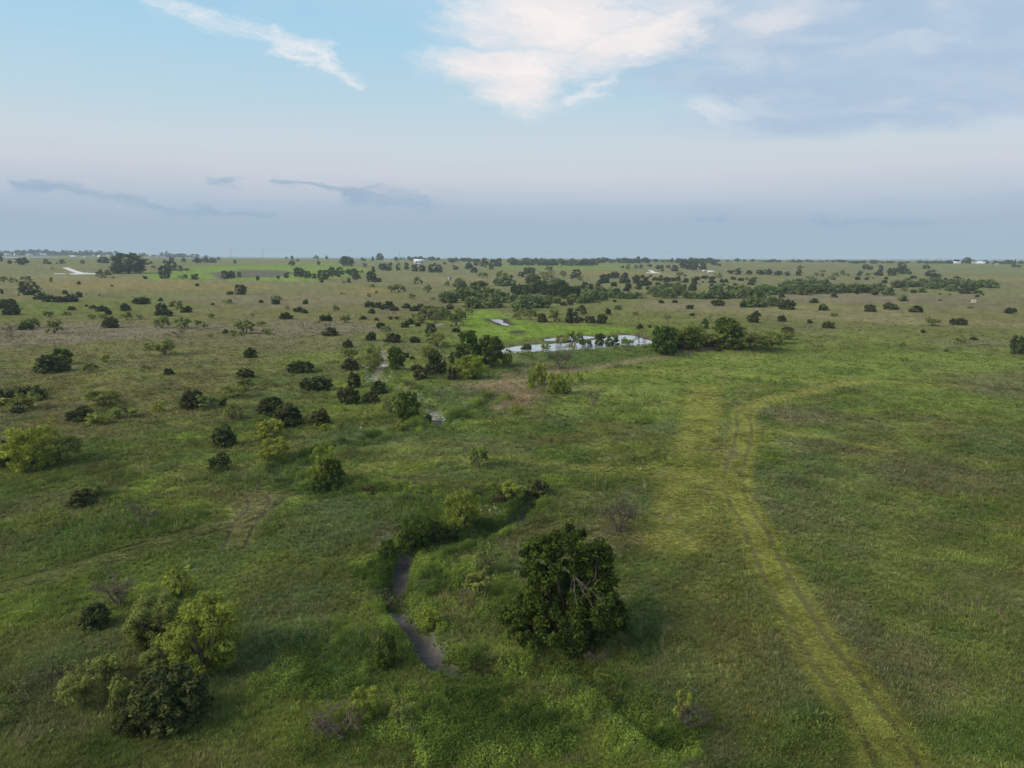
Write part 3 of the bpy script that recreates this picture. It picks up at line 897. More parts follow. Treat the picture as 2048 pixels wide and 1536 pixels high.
def leaves(r, C, Rad, per, size, aspect=1.7, up=0.0, shell=0.45, ctint=None, flat=0.0):
    """leaf blades spread through clumps: C (n,3) centres, Rad (n,3) radii; returns verts, quads, tint"""
    n = len(C); N = n * per
    idx = np.repeat(np.arange(n), per)
    d = unit(r.normal(size=(N, 3)))
    rad = shell + (1 - shell) * r.uniform(size=(N, 1)) ** .6
    p = C[idx] + d * Rad[idx] * rad
    nrm = unit(d + r.normal(size=(N, 3)) * .8 + np.array((0, 0, .5 + flat)))
    t = r.normal(size=(N, 3)) + np.array((0, 0, up)) + d * up * .6
    t = unit(t - nrm * (t * nrm).sum(-1, keepdims=True))
    b = np.cross(nrm, t)
    s = size * r.lognormal(0, .28, (N, 1))
    V = np.stack([p - t * s * aspect * .5, p + b * s * .5 + t * s * .1, p + t * s * aspect * .5, p - b * s * .5 + t * s * .1], 1).reshape(-1, 3)
    Q = np.arange(N * 4).reshape(N, 4)
    ct = r.uniform(.2, .8, n) if ctint is None else ctint
    tint = np.clip(ct[idx] + r.normal(0, .18, N), 0, 1)
    return V, Q, tint


def tube(path, radii, sides=5):
    path = np.asarray(path, float); n = len(path); V = []; Q = []
    for i in range(n):
        d = path[min(i + 1, n - 1)] - path[max(i - 1, 0)]; d = d / max(np.linalg.norm(d), 1e-9)
        a = np.cross(d, (0.3, 0.9, 0.2)); a /= max(np.linalg.norm(a), 1e-9); b = np.cross(d, a)
        for k in range(sides):
            th = 2 * math.pi * k / sides
            V.append(path[i] + (a * math.cos(th) + b * math.sin(th)) * radii[i])
    for i in range(n - 1):
        for k in range(sides):
            k2 = (k + 1) % sides
            Q.append((i * sides + k, i * sides + k2, (i + 1) * sides + k2, (i + 1) * sides + k))
    return np.array(V), np.array(Q)


def join(parts):
    V = []; Q = []; o = 0
    for v, q in parts:
        V.append(v); Q.append(q + o); o += len(v)
    return np.concatenate(V), np.concatenate(Q)


def limb(r, a, b, r0, r1, bend=.12, sides=5, n=5):
    a, b = np.asarray(a, float), np.asarray(b, float)
    L = np.linalg.norm(b - a); off = r.normal(size=3) * bend * L
    t = np.linspace(0, 1, n)[:, None]
    P = a * (1 - t) + b * t + off * (t * (1 - t)) * 2 + r.normal(size=(n, 3)) * .02 * L * np.sin(t * math.pi)
    return tube(P, np.linspace(r0, r1, n), sides)


# prototypes: unit plants (height 1, spread 1). Each returns (trunk V,Q), (crown V,Q,tint), crown material
def proto_juniper(seed, lod):
    r = np.random.default_rng(seed)
    n = (170, 64, 24)[lod]; per = (62, 26, 14)[lod]; sz = (.026, .056, .12)[lod]
    m = r.integers(2, 5); la = r.uniform(0, 6.283, m)
    lo = np.stack([np.cos(la) * r.uniform(.08, .24, m), np.sin(la) * r.uniform(.08, .24, m)], -1)
    lr = r.uniform(.25, .36, m); lh = r.uniform(.62, .86, m); lh[0] = .86
    w_ = r.choice(m, n, p=lr ** 2 / (lr ** 2).sum())
    zz = r.uniform(.05, 1.0, n); th = r.uniform(0, 6.283, n)
    prof = np.sqrt(np.clip(1 - ((zz - .36) / .68) ** 2, .12, 1))
    rr = lr[w_] * prof * r.uniform(.5, 1.12, n) ** .5
    C = np.stack([lo[w_, 0] + np.cos(th) * rr, lo[w_, 1] + np.sin(th) * rr, zz * lh[w_]], -1)
    C[:, 2] += (r.uniform(size=n) < .12) * r.uniform(.02, .10, n)
    Rad = np.stack([r.uniform(.08, .13, n), r.uniform(.08, .13, n), r.uniform(.11, .18, n)], -1) * (.62, .85, 1.2)[lod]
    V, Q, t = leaves(r, C, Rad, per, sz, 2.3, up=1.3, shell=.5, ctint=r.uniform(.1, .75, n))
    tr = [limb(r, (r.normal(0, .03), r.normal(0, .03), -.03), (math.cos(a) * .2, math.sin(a) * .2, .6), .035, .012, sides=4, n=4) for a in (0.3, 2.4, 4.5)]
    return join(tr), (V, Q, t)


def proto_mesquite(seed, lod, dense=1.0):
    r = np.random.default_rng(seed)
    n = int((64, 30, 15)[lod] * (.8 + .4 * r.uniform())); per = int((110, 44, 20)[lod] * dense); sz = (.018, .040, .085)[lod]
    C = []; tr = []
    stems = r.integers(3, 6)
    for s in range(stems):
        a = 2 * math.pi * s / stems + r.uniform(-.5, .5); q = r.uniform(.14, .26)
        fork = np.array((math.cos(a) * q * .6, math.sin(a) * q * .6, r.uniform(.28, .42)))
        tr.append(limb(r, (r.normal(0, .015), r.normal(0, .015), -.03), fork, .026, .015, .15, 4, 4))
        for k in range(max(1, n // stems)):
            a2 = a + r.normal(0, .55); q2 = r.uniform(.18, .43)
            top = np.array((math.cos(a2) * q2, math.sin(a2) * q2, .90 - .9 * q2 ** 1.5 * r.uniform(.6, 2.4) - r.uniform(0, .34)))
            C.append(top)
            if lod < 2 or k == 0: tr.append(limb(r, fork, top, .011, .004, .15, 3, 4))
    C = np.array(C); n = len(C)
    Rad = np.stack([r.uniform(.09, .15, n), r.uniform(.09, .15, n), r.uniform(.08, .14, n)], -1) * (.8, 1.0, 1.25)[lod]
    V, Q, t = leaves(r, C, Rad, per, sz, 2.6, shell=.1, flat=.2)
    return join(tr), (V, Q, t)


def proto_oak(seed, lod):
    r = np.random.default_rng(seed)
    n = (120, 66, 26)[lod]; per = (90, 32, 16)[lod]; sz = (.022, .050, .11)[lod]
    zz = r.uniform(.08, .90, n); th = r.uniform(0, 6.283, n)
    prof = np.sqrt(np.clip(1 - ((zz - .46) / .52) ** 2, .02, 1))
    lump = 1 + .16 * np.sin(th * r.integers(2, 5) + r.uniform(0, 6)) + r.normal(0, .06, n)
    rr = .40 * prof * lump * r.uniform(.4, 1.0, n) ** .5
    C = np.stack([np.cos(th) * rr, np.sin(th) * rr, zz], -1)
    Rad = r.uniform(.09, .15, (n, 1)) * np.array((1, 1, .85)) * (.72, .9, 1.2)[lod]
    V, Q, t = leaves(r, C, Rad, per, sz, 1.5, shell=.5)
    tr = [limb(r, (0, 0, -.03), (r.normal(0, .03), r.normal(0, .03), .35), .045, .03, .05, 6, 4)]
    for q in range(6):
        a = q * 1.05 + r.uniform(-.3, .3)
        tr.append(limb(r, (0, 0, .25), (math.cos(a) * .28, math.sin(a) * .28, r.uniform(.5, .8)), .022, .006, .12, 4, 4))
    return join(tr), (V, Q, t)


def proto_willow(seed, lod):
    r = np.random.default_rng(seed)
    n = (110, 40, 18)[lod]; per = (95, 34, 16)[lod]; sz = (.019, .044, .095)[lod]
    zz = r.uniform(.08, .90, n); th = r.uniform(0, 6.283, n)
    prof = np.sqrt(np.clip(1 - ((zz - .50) / .52) ** 2, .10, 1))
    lump = 1 + .18 * np.sin(th * r.integers(2, 5) + r.uniform(0, 6)) + r.normal(0, .08, n)
    rr = .40 * prof * lump * r.uniform(.2, 1.0, n) ** .5
    C = np.stack([np.cos(th) * rr, np.sin(th) * rr, zz], -1)
    Rad = np.stack([r.uniform(.07, .12, n), r.uniform(.07, .12, n), r.uniform(.08, .14, n)], -1) * (.82, 1.0, 1.25)[lod]
    V, Q, t = leaves(r, C, Rad, per, sz, 2.4, up=.3, shell=.2)
    tr = [limb(r, (r.normal(0, .03), r.normal(0, .03), -.03), (math.cos(a) * .24, math.sin(a) * .24, r.uniform(.55, .85)), .018, .005, .1, 4, 4) for a in np.arange(7) * .9]
    return join(tr), (V, Q, t)


def proto_bare(seed, lod):
    r = np.random.default_rng(seed)
    main = []; twigs = []
    for s in range((7, 5, 4)[lod]):
        a = s * 2 * math.pi / 6 + r.uniform(-.4, .4); q = r.uniform(.12, .3)
        f = np.array((math.cos(a) * q, math.sin(a) * q, r.uniform(.35, .6)))
        main.append(limb(r, (r.normal(0, .02), r.normal(0, .02), -.03), f, .022, .012, .15, 4, 4))
        for k in range((6, 4, 3)[lod]):
            a2 = a + r.normal(0, .7); q2 = r.uniform(.25, .5)
            e = np.array((math.cos(a2) * q2, math.sin(a2) * q2, r.uniform(.55, 1.0)))
            main.append(limb(r, f, e, .010, .004, .15, 3, 4)); twigs.append(f * .4 + e * .6); twigs.append(e)
    C = np.array(twigs); n = len(C)
    V, Q, t = leaves(r, C, np.full((n, 3), .10), (12, 6, 4)[lod], (.012, .020, .034)[lod], 7.0, up=.4, shell=.1)
    return join(main), (V, Q, t)


KIND = dict(
    juniper=(proto_juniper, 'juniper', 'juniper_bush', 'juniper', 'bark'),
    mesquite=(proto_mesquite, 'mesquite', 'mesquite_tree', 'tree', 'bark'),
    oak=(proto_oak, 'oak', 'oak_tree', 'tree', 'bark'),
    bright=(proto_oak, 'bright', 'broadleaf_tree', 'tree', 'bark'),
    willow=(proto_willow, 'willow', 'willow_shrub', 'shrub', 'bark'),
    grove=(proto_juniper, 'grove', 'creekside_tree', 'tree', 'bark'),
    bare=(proto_bare, 'brush', 'bare_shrub', 'shrub', 'deadwood'),
    rust=(proto_willow, 'rust', 'brown_shrub', 'shrub', 'bark'),
)
_protos = {}


def protos(kind, lod):
    """meshes (trunk, crown, both joined) for the variants of a kind"""
    key = (kind, lod)
    if key not in _protos:
        out = []
        fn, leafm, name, _, barkm = KIND[kind]
        for v in range((4, 5, 5)[lod]):
            (tv, tq), (cv, cq, ct) = fn(1000 + 97 * v + 13 * lod + sum(map(ord, kind)), lod)
            if lod < 2:
                a = mesh_np(name + '_trunk', tv, tq, [M[barkm]], smooth_shade=True)
                b = mesh_np(name + '_crown', cv, cq, [M[leafm]], ct)
                out.append((a, b, None))
            else:
                V, Q = join([(tv, tq), (cv, cq)])
                mi = np.concatenate([np.ones(len(tq), int), np.zeros(len(cq), int)])
                out.append((None, None, mesh_np(name, V, Q, [M[leafm], M[barkm]], np.concatenate([np.full(len(tq), .5), ct]), mi)))
        _protos[key] = out
    return _protos[key]


PLANTS = []     # (kind, px, py, w, h, own label or None): foot of the plant and its size as the photo shows them


def crop(ox, oy, s, **kinds):
    for k, lst in kinds.items():
        for e in lst:
            X, Y, w_, h_ = e[:4]
            PLANTS.append([k, ox + X * s, oy + Y * s, w_ * s, h_ * s, e[4] if len(e) > 4 else None])


crop(0, 480, .25,
     juniper=[(320, 478, 70, 45), (388, 497, 80, 45), (472, 500, 75, 40), (553, 497, 100, 50), (633, 460, 40, 38), (527, 435, 30, 30), (65, 552, 120, 40), (80, 515, 70, 30), (72, 603, 100, 40), (12, 430, 25, 30),
              (1122, 517, 92, 50), (985, 570, 95, 45), (1305, 565, 78, 55), (1285, 608, 90, 50), (1350, 612, 90, 46), (1493, 582, 78, 50), (568, 563, 50, 28), (690, 532, 20, 14), (755, 552, 48, 28), (812, 574, 80, 32), (878, 600, 48, 40),
              (915, 708, 135, 60), (195, 722, 90, 40), (1283, 490, 30, 25), (1700, 520, 30, 14), (1840, 438, 50, 18), (2008, 945, 85, 80), (1945, 1112, 120, 80), (405, 1070, 220, 110), (1353, 1082, 90, 50), (1500, 1365, 240, 130), (670, 1465, 165, 115),
              (60, 1330, 130, 110), (220, 1290, 180, 95), (130, 1395, 90, 40), (1795, 1340, 70, 60), (630, 355, 30, 20), (898, 372, 22, 12), (1578, 372, 26, 22), (1800, 748, 45, 30), (150, 445, 14, 14), (795, 446, 14, 10), (1155, 312, 40, 18), (405, 193, 22, 15), (455, 190, 12, 10)],
     mesquite=[(245, 705, 110, 65), (440, 750, 120, 95), (395, 615, 70, 40), (533, 603, 55, 25), (740, 635, 60, 30), (835, 635, 75, 40), (1015, 640, 70, 60), (1122, 638, 50, 40), (1295, 705, 110, 85), (1465, 712, 120, 80), (1585, 690, 50, 50), (1640, 712, 45, 50), (1690, 625, 40, 35),
               (1960, 752, 160, 100), (1865, 768, 60, 55), (1415, 555, 90, 65), (1200, 885, 80, 60), (1320, 925, 140, 115), (725, 1060, 95, 70), (1165, 1040, 55, 45), (170, 1365, 210, 125), (830, 1340, 230, 120), (990, 1440, 180, 85), (1650, 1360, 160, 110), (1860, 1270, 170, 105), (1870, 1440, 140, 120), (1975, 1210, 120, 100),
               (840, 305, 110, 45), (30, 335, 60, 40), (105, 340, 45, 40), (205, 333, 60, 40), (410, 345, 30, 45), (1497, 250, 45, 25), (1225, 230, 30, 25), (1465, 315, 70, 30), (1825, 512, 60, 38), (415, 235, 20, 14)],
     willow=[(845, 980, 65, 45), (785, 1490, 150, 60), (1265, 1380, 95, 70)],
     bright=[(505, 1000, 120, 100)],
     bare=[(75, 775, 90, 70), (1435, 790, 100, 62), (1685, 785, 50, 25), (2030, 630, 40, 35)],
     oak=[(235, 440, 115, 80), (1030, 268, 230, 105, 'broad dark domed oak grove standing beside the white caliche strip'), (940, 272, 90, 50), (1115, 268, 80, 60), (1320, 312, 100, 78), (1560, 318, 55, 35), (1800, 312, 60, 52), (1848, 310, 60, 48), (175, 200, 80, 38), (367, 192, 35, 28), (500, 190, 35, 24), (658, 190, 30, 20), (830, 185, 70, 18), (1370, 245, 80, 58), (1440, 250, 35, 35), (1375, 175, 35, 30), (1470, 178, 30, 25), (1320, 187, 32, 22), (1575, 187, 60, 36), (1640, 182, 60, 25), (1700, 182, 60, 25), (1880, 188, 24, 24), (12, 170, 25, 40), (80, 193, 26, 24), (1925, 438, 90, 65), (1750, 158, 22, 16), (1915, 300, 34, 34), (1110, 178, 20, 14), (1155, 182, 22, 16), (1205, 190, 24, 18)])
crop(512, 480, .25,
     oak=[(345, 298, 90, 64), (415, 310, 60, 50), (465, 307, 40, 32), (535, 317, 95, 64), (612, 297, 66, 66), (672, 297, 66, 62), (770, 287, 90, 46), (805, 322, 60, 50), (925, 337, 80, 72), (525, 340, 35, 32), (745, 342, 36, 32), (730, 210, 110, 66), (870, 215, 40, 25), (285, 207, 52, 34), (500, 199, 30, 24), (990, 163, 55, 48, 'lone tall oak on the skyline left of the white barn'), (935, 169, 25, 30), (1010, 246, 60, 50), (1060, 246, 64, 50), (1138, 242, 36, 46), (1207, 237, 42, 46), (1275, 252, 60, 54), (1330, 252, 56, 44), (1410, 260, 60, 60), (1462, 260, 60, 54), (1565, 185, 46, 32), (1595, 238, 42, 28), (1745, 263, 65, 36), (1705, 237, 60, 48), (1770, 206, 60, 46), (1830, 218, 70, 60), (1895, 214, 60, 50), (1940, 214, 64, 56), (1880, 238, 44, 30), (940, 267, 30, 46), (245, 305, 42, 38), (15, 327, 26, 32), (1400, 772, 85, 88), (1510, 196, 28, 18), (850, 165, 24, 20), (1120, 168, 40, 26), (335, 170, 24, 16), (865, 170, 26, 18)],
     juniper=[(180, 313, 25, 25), (160, 515, 65, 40), (45, 502, 40, 18), (395, 515, 48, 35), (345, 577, 72, 40), (395, 587, 55, 32), (535, 648, 60, 48), (590, 650, 66, 48), (240, 635, 100, 35), (735, 625, 30, 22), (900, 540, 70, 50), (950, 545, 50, 35), (985, 545, 60, 45), (1060, 540, 90, 50), (1020, 558, 65, 35), (1095, 567, 75, 40), (930, 590, 55, 38), (860, 637, 55, 25), (967, 647, 45, 18), (1075, 638, 40, 25), (1130, 635, 40, 12), (1205, 548, 75, 40), (1265, 570, 80, 42), (1330, 565, 100, 50), (1390, 570, 80, 40), (1550, 558, 65, 42), (1520, 610, 65, 45), (1450, 560, 40, 25), (995, 710, 62, 48), (1195, 703, 72, 55), (1235, 675, 70, 42), (1295, 690, 55, 25), (595, 770, 125, 52), (930, 810, 112, 65), (1095, 822, 135, 75), (1258, 825, 82, 55), (735, 862, 82, 65), (1615, 740, 70, 30), (785, 1045, 155, 75), (370, 1072, 170, 95), (465, 1220, 210, 105), (800, 1183, 120, 115), (733, 1318, 140, 140), (910, 1310, 130, 100), (1015, 1240, 170, 100), (1205, 943, 60, 40), (1250, 958, 40, 30), (1440, 1080, 160, 190), (1580, 1120, 90, 110), (115, 1430, 270, 135), (290, 1510, 320, 170), (490, 1500, 170, 130), (220, 1460, 200, 130), (1375, 1475, 70, 70), (962, 425, 24, 18), (980, 337, 60, 15)],
     mesquite=[(165, 490, 80, 35), (640, 575, 50, 50), (250, 555, 30, 30), (715, 665, 80, 65), (1040, 730, 80, 40), (85, 755, 80, 40), (40, 690, 70, 30), (505, 665, 30, 25), (760, 965, 120, 110), (945, 1040, 140, 170), (1600, 690, 130, 140), (1440, 860, 200, 120), (1380, 960, 150, 110), (1075, 1400, 150, 150), (680, 1535, 80, 78), (1085, 420, 90, 66), (1145, 418, 90, 60), (1295, 352, 62, 62), (1370, 420, 70, 58), (1255, 470, 60, 40), (1410, 478, 40, 25), (1815, 300, 75, 36), (1965, 320, 100, 76), (1530, 375, 40, 46), (1635, 375, 92, 62), (1840, 370, 50, 32), (1925, 365, 26, 32), (1745, 380, 50, 40), (930, 377, 45, 26), (905, 457, 30, 36), (690, 436, 30, 20), (705, 352, 30, 26), (840, 270, 40, 30), (1640, 640, 80, 80), (1560, 650, 60, 60), (1470, 640, 70, 60), (1700, 600, 70, 60), (1340, 560, 60, 40)],
     bright=[(1120, 1040, 140, 155, 'bright green rounded tree beside the limestone outcrop'), (1690, 1010, 190, 235, 'dark leafy tree at the left end of the dam, taller of the pair'), (1870, 1025, 240, 225, 'dark spreading tree at the left end of the dam, right of its twin'), (1590, 990, 100, 85), (1215, 1460, 180, 220, 'deep green oval tree standing alone above the creek bend')],
     willow=[(1720, 1130, 250, 175, 'pale green rounded willow in front of the dam trees'), (2010, 1010, 95, 115), (1175, 1530, 90, 68), (90, 1565, 160, 90), (555, 1530, 70, 52)],
     bare=[(575, 720, 60, 50), (375, 712, 26, 42), (1440, 665, 90, 52), (1235, 1215, 110, 75), (1480, 1300, 120, 60), (1470, 1220, 70, 40)],
     rust=[(1335, 640, 75, 78), (1310, 1125, 150, 110, 'rusty brown shrub at the foot of the dark juniper by the dam')])
crop(1024, 480, .25,
     juniper=[(780, 305, 60, 34), (825, 307, 70, 52), (740, 312, 70, 36), (750, 347, 100, 46), (705, 352, 50, 34), (690, 380, 50, 30), (905, 310, 60, 46), (890, 347, 78, 36), (930, 345, 44, 30), (925, 392, 58, 46), (815, 372, 55, 38), (990, 317, 55, 36), (985, 347, 75, 30), (1040, 305, 36, 25), (1080, 332, 60, 36), (1040, 367, 85, 36), (1090, 362, 60, 28), (1140, 325, 44, 28), (1185, 328, 50, 28), (1110, 295, 25, 15), (1195, 298, 30, 14), (1240, 337, 60, 40), (1290, 332, 50, 30), (1330, 328, 46, 34), (1225, 377, 60, 34), (1270, 378, 56, 30), (1385, 341, 62, 33), (1320, 378, 50, 26), (1455, 352, 60, 46), (1470, 322, 46, 30), (1165, 360, 40, 22), (990, 391, 30, 16), (1020, 396, 40, 36), (1097, 399, 38, 27), (780, 414, 40, 25), (580, 363, 50, 29), (850, 432, 42, 36), (905, 412, 60, 22), (690, 412, 60, 42), (625, 397, 60, 44), (570, 395, 50, 32), (530, 400, 40, 26), (1205, 250, 22, 16), (1385, 290, 22, 12), (1545, 313, 52, 26), (1600, 318, 44, 24), (1605, 348, 55, 26), (1675, 341, 36, 30), (1715, 341, 42, 26), (1765, 319, 45, 20), (1832, 329, 45, 25), (1600, 371, 36, 14), (1690, 366, 40, 18), (1780, 361, 30, 16), (1915, 362, 50, 26), (1945, 317, 30, 18), (1850, 406, 70, 36), (1790, 392, 52, 32), (1735, 398, 50, 30), (1530, 341, 18, 12), (1880, 316, 20, 14), (1750, 270, 50, 12), (1520, 310, 26, 20),
              (820, 498, 36, 22), (1190, 506, 46, 24), (1305, 501, 42, 19), (1425, 553, 60, 29), (1440, 609, 42, 18), (1640, 527, 88, 40), (1845, 542, 52, 50), (1920, 662, 85, 74), (1960, 612, 55, 42), (465, 601, 52, 56), (512, 569, 38, 21), (770, 596, 60, 48), (240, 528, 36, 26), (410, 526, 52, 32), (240, 661, 82, 72), (470, 667, 80, 76), (530, 665, 70, 50), (715, 672, 92, 77), (500, 611, 50, 40), (640, 666, 70, 54), (1095, 702, 42, 23), (1030, 708, 36, 36), (1000, 714, 32, 26), (115, 903, 112, 62), (1690, 474, 90, 50), (1640, 890, 60, 26), (1440, 410, 80, 62), (1500, 470, 60, 36)],
     oak=[(1010, 178, 38, 38, 'tall lone oak breaking the far skyline'), (120, 277, 70, 48), (160, 275, 50, 46), (75, 299, 50, 36), (515, 302, 80, 56), (330, 452, 140, 84), (430, 474, 130, 96), (30, 462, 84, 96), (150, 432, 110, 70), (205, 425, 90, 74), (90, 440, 90, 70), (270, 440, 80, 60), (520, 462, 90, 70), (1455, 242, 80, 62), (1370, 232, 60, 60), (1410, 238, 60, 52), (1525, 237, 60, 46), (1620, 202, 60, 32), (930, 231, 32, 29), (990, 226, 34, 22), (1030, 226, 36, 24), (1100, 216, 36, 20), (1165, 236, 40, 30), (1200, 230, 34, 26), (1300, 250, 60, 42), (1250, 222, 34, 20), (1810, 277, 50, 43), (1895, 276, 50, 20), (1975, 278, 50, 30), (2020, 278, 56, 32), (885, 226, 26, 18), (475, 312, 30, 30), (1660, 210, 30, 16)],
     mesquite=[(240, 302, 42, 47), (300, 252, 80, 26), (410, 297, 52, 47), (545, 324, 50, 40), (600, 502, 120, 96), (660, 490, 90, 80), (720, 482, 80, 66), (560, 508, 70, 60), (480, 500, 90, 66), (60, 560, 100, 56), (20, 540, 60, 50), (120, 540, 80, 50), (200, 500, 80, 60), (300, 500, 90, 56), (370, 508, 70, 50), (100, 500, 80, 60), (20, 500, 70, 60), (880, 470, 70, 50), (930, 472, 80, 52), (1000, 470, 60, 50), (1170, 456, 80, 60), (1230, 464, 100, 72), (1330, 446, 100, 70), (1290, 470, 60, 44), (1390, 468, 70, 52), (1440, 470, 70, 50), (1540, 470, 80, 50), (1590, 470, 70, 50), (1650, 440, 70, 46), (1760, 466, 70, 46), (1860, 470, 90, 80), (1930, 474, 100, 84), (2000, 476, 100, 92), (1990, 420, 90, 60), (1920, 540, 120, 62), (2000, 538, 70, 50), (985, 602, 50, 30), (340, 657, 112, 104), (150, 640, 100, 84), (40, 640, 70, 62), (90, 610, 70, 60), (265, 893, 84, 64), (490, 886, 175, 160, 'slender mesquite with open crown standing before the pond'), (390, 840, 120, 60), (600, 868, 90, 70), (920, 854, 92, 74), (1440, 850, 170, 170), (1660, 856, 150, 116), (1900, 856, 150, 120), (1960, 840, 110, 100), (1800, 886, 90, 60), (1340, 292, 70, 36), (1640, 302, 60, 42), (1910, 345, 54, 40), (560, 560, 60, 40), (840, 560, 60, 36)],
     bright=[(700, 864, 84, 104), (800, 876, 112, 96), (1190, 896, 170, 175, 'dense dark green tree on the dam, right of the open water'), (1260, 880, 150, 150), (1350, 874, 130, 110), (1540, 712, 60, 70), (1710, 820, 210, 165, 'largest dark tree crown toward the right end of the dam'), (1820, 810, 100, 100), (1580, 860, 120, 90), (100, 470, 60, 50)],
     willow=[(1265, 918, 92, 66), (160, 1195, 100, 130), (220, 1170, 110, 160), (340, 1250, 130, 160), (430, 1245, 120, 150), (30, 1412, 90, 76), (540, 1142, 64, 74)],
     bare=[(1060, 474, 70, 62), (690, 526, 42, 32), (1040, 846, 140, 90), (1250, 666, 62, 62), (635, 1342, 150, 115), (480, 520, 50, 34), (40, 600, 60, 40), (1580, 640, 50, 30)],
     rust=[(470, 520, 60, 40), (610, 664, 60, 46), (570, 600, 56, 44)])
crop(1536, 480, .25,
     juniper=[(172, 560, 115, 77, 'largest rounded juniper on the tan pasture right of the dam'), (373, 505, 60, 33), (437, 567, 70, 46), (817, 576, 92, 53), (980, 558, 95, 51), (1187, 580, 92, 46), (1936, 590, 70, 39), (1510, 681, 88, 42), (480, 708, 80, 51), (332, 666, 42, 27), (93, 654, 75, 46), (160, 748, 72, 49), (532, 460, 55, 20), (1243, 746, 36, 23), (728, 727, 14, 10), (1160, 426, 40, 27), (40, 496, 46, 36), (100, 492, 40, 26), (790, 427, 50, 42), (850, 441, 60, 26), (718, 321, 46, 19), (795, 321, 38, 19), (935, 348, 42, 25), (950, 314, 30, 13), (1100, 342, 40, 28), (1135, 340, 44, 32), (1160, 310, 40, 18), (1230, 328, 34, 16), (1300, 334, 46, 20), (1385, 334, 36, 20), (1415, 332, 34, 24), (1515, 319, 45, 13), (1220, 342, 26, 8), (1650, 802, 44, 22), (1375, 436, 18, 9), (1448, 440, 14, 8), (1462, 440, 12, 7), (1675, 458, 30, 12), (1720, 444, 14, 12), (1378, 487, 20, 9), (262, 440, 26, 12), (710, 434, 22, 8), (1430, 895, 28, 16), (80, 420, 60, 34), (105, 460, 44, 28), (840, 308, 14, 8)],
     mesquite=[(1320, 692, 95, 68), (535, 616, 60, 26), (1090, 491, 58, 39), (1690, 431, 50, 26), (60, 534, 100, 72), (950, 442, 90, 56), (30, 440, 110, 70), (120, 430, 110, 70), (210, 436, 110, 70), (300, 440, 110, 76), (390, 430, 110, 66), (480, 430, 100, 64), (570, 424, 110, 66), (660, 424, 110, 66), (740, 424, 90, 60), (830, 418, 100, 50), (900, 410, 90, 46), (250, 376, 100, 50), (350, 372, 100, 46), (150, 380, 90, 46), (450, 376, 90, 40), (1040, 384, 90, 36), (1130, 376, 90, 32), (1230, 378, 90, 36), (1330, 366, 90, 36), (1420, 384, 90, 32), (1500, 372, 90, 36), (1600, 380, 90, 36), (1690, 380, 90, 36), (1780, 384, 90, 32), (1310, 392, 80, 34), (1460, 410, 80, 30), (1640, 404, 90, 26), (595, 287, 40, 47), (795, 291, 50, 26), (1530, 827, 80, 46), (540, 290, 50, 30), (640, 290, 40, 24), (390, 290, 40, 26), (330, 316, 60, 26), (500, 320, 60, 24), (440, 262, 40, 20), (260, 232, 50, 20), (1240, 420, 50, 20), (1090, 412, 40, 24), (90, 832, 160, 110), (20, 836, 130, 100), (160, 800, 80, 60), (1080, 975, 60, 40), (1080, 850, 50, 24)],
     oak=[(1580, 430, 95, 54), (1300, 292, 70, 36), (1325, 306, 44, 30), (1360, 306, 34, 26), (1070, 272, 80, 42), (990, 287, 80, 46), (1067, 232, 50, 36), (780, 236, 46, 32), (815, 238, 40, 24), (900, 251, 36, 36), (880, 289, 60, 22), (725, 286, 36, 22), (740, 268, 30, 18), (1265, 232, 46, 25), (245, 287, 38, 46), (90, 286, 50, 32), (155, 286, 36, 28), (60, 284, 30, 26), (10, 282, 50, 40), (1990, 920, 110, 105, 'dark leafy tree cut by the right edge of the view'), (435, 292, 24, 18), (1590, 190, 50, 34), (1505, 190, 44, 24), (1740, 192, 40, 14), (1930, 193, 46, 16), (1970, 218, 34, 16), (2010, 220, 20, 14), (1130, 277, 30, 20)])
crop(0, 780, .3418,
     juniper=[(1285, 352, 145, 122), (1298, 492, 115, 112), (500, 687, 115, 88), (45, 462, 100, 130), (560, 1442, 190, 150, 'dark juniper beside the bare twiggy shrub in the lower left')],
     mesquite=[(545, 640, 110, 95), (355, 430, 190, 150)],
     willow=[(200, 492, 235, 205), (1590, 312, 150, 112), (1610, 412, 180, 84), (1905, 590, 180, 190, 'bright yellow green shrub at the end of the gully')],
     bright=[(1960, 596, 110, 150)],  # dark crown added as the shadow side of the bright yellow green shrub
     bare=[(855, 832, 130, 130), (690, 1300, 230, 150)])
crop(0, 1136, .26,
     mesquite=[(1200, 630, 330, 350, 'open mesquite with grey trunk behind the lower left thicket'), (640, 1110, 290, 260, 'leaning thin mesquite with a bare grey trunk, bottom left'), (820, 910, 210, 190), (950, 1120, 170, 220), (1250, 800, 300, 170)],
     willow=[(1600, 900, 580, 500, 'big feathery yellow green shrub behind the dark juniper, bottom left'), (1390, 260, 190, 200), (1720, 830, 200, 180)],
     juniper=[(1280, 1270, 540, 430, 'large dark juniper mass at the bottom left corner'), (1060, 1290, 260, 200)],
     bright=[(1180, 640, 190, 120)])
crop(533, 1136, .26,
     willow=[(1270, 515, 180, 160, 'small yellow green shrub on the bank of the mud bed'), (760, 1240, 230, 240)],
     bright=[(920, 800, 170, 230, 'thin dark sapling left of the mud bed')],
     bare=[(900, 335, 170, 110), (560, 1400, 400, 240, 'tangled heap of dead brown brush at the bottom'), (1090, 1340, 130, 110)],
     mesquite=[(1040, 1250, 170, 190), (1620, 250, 210, 210)])
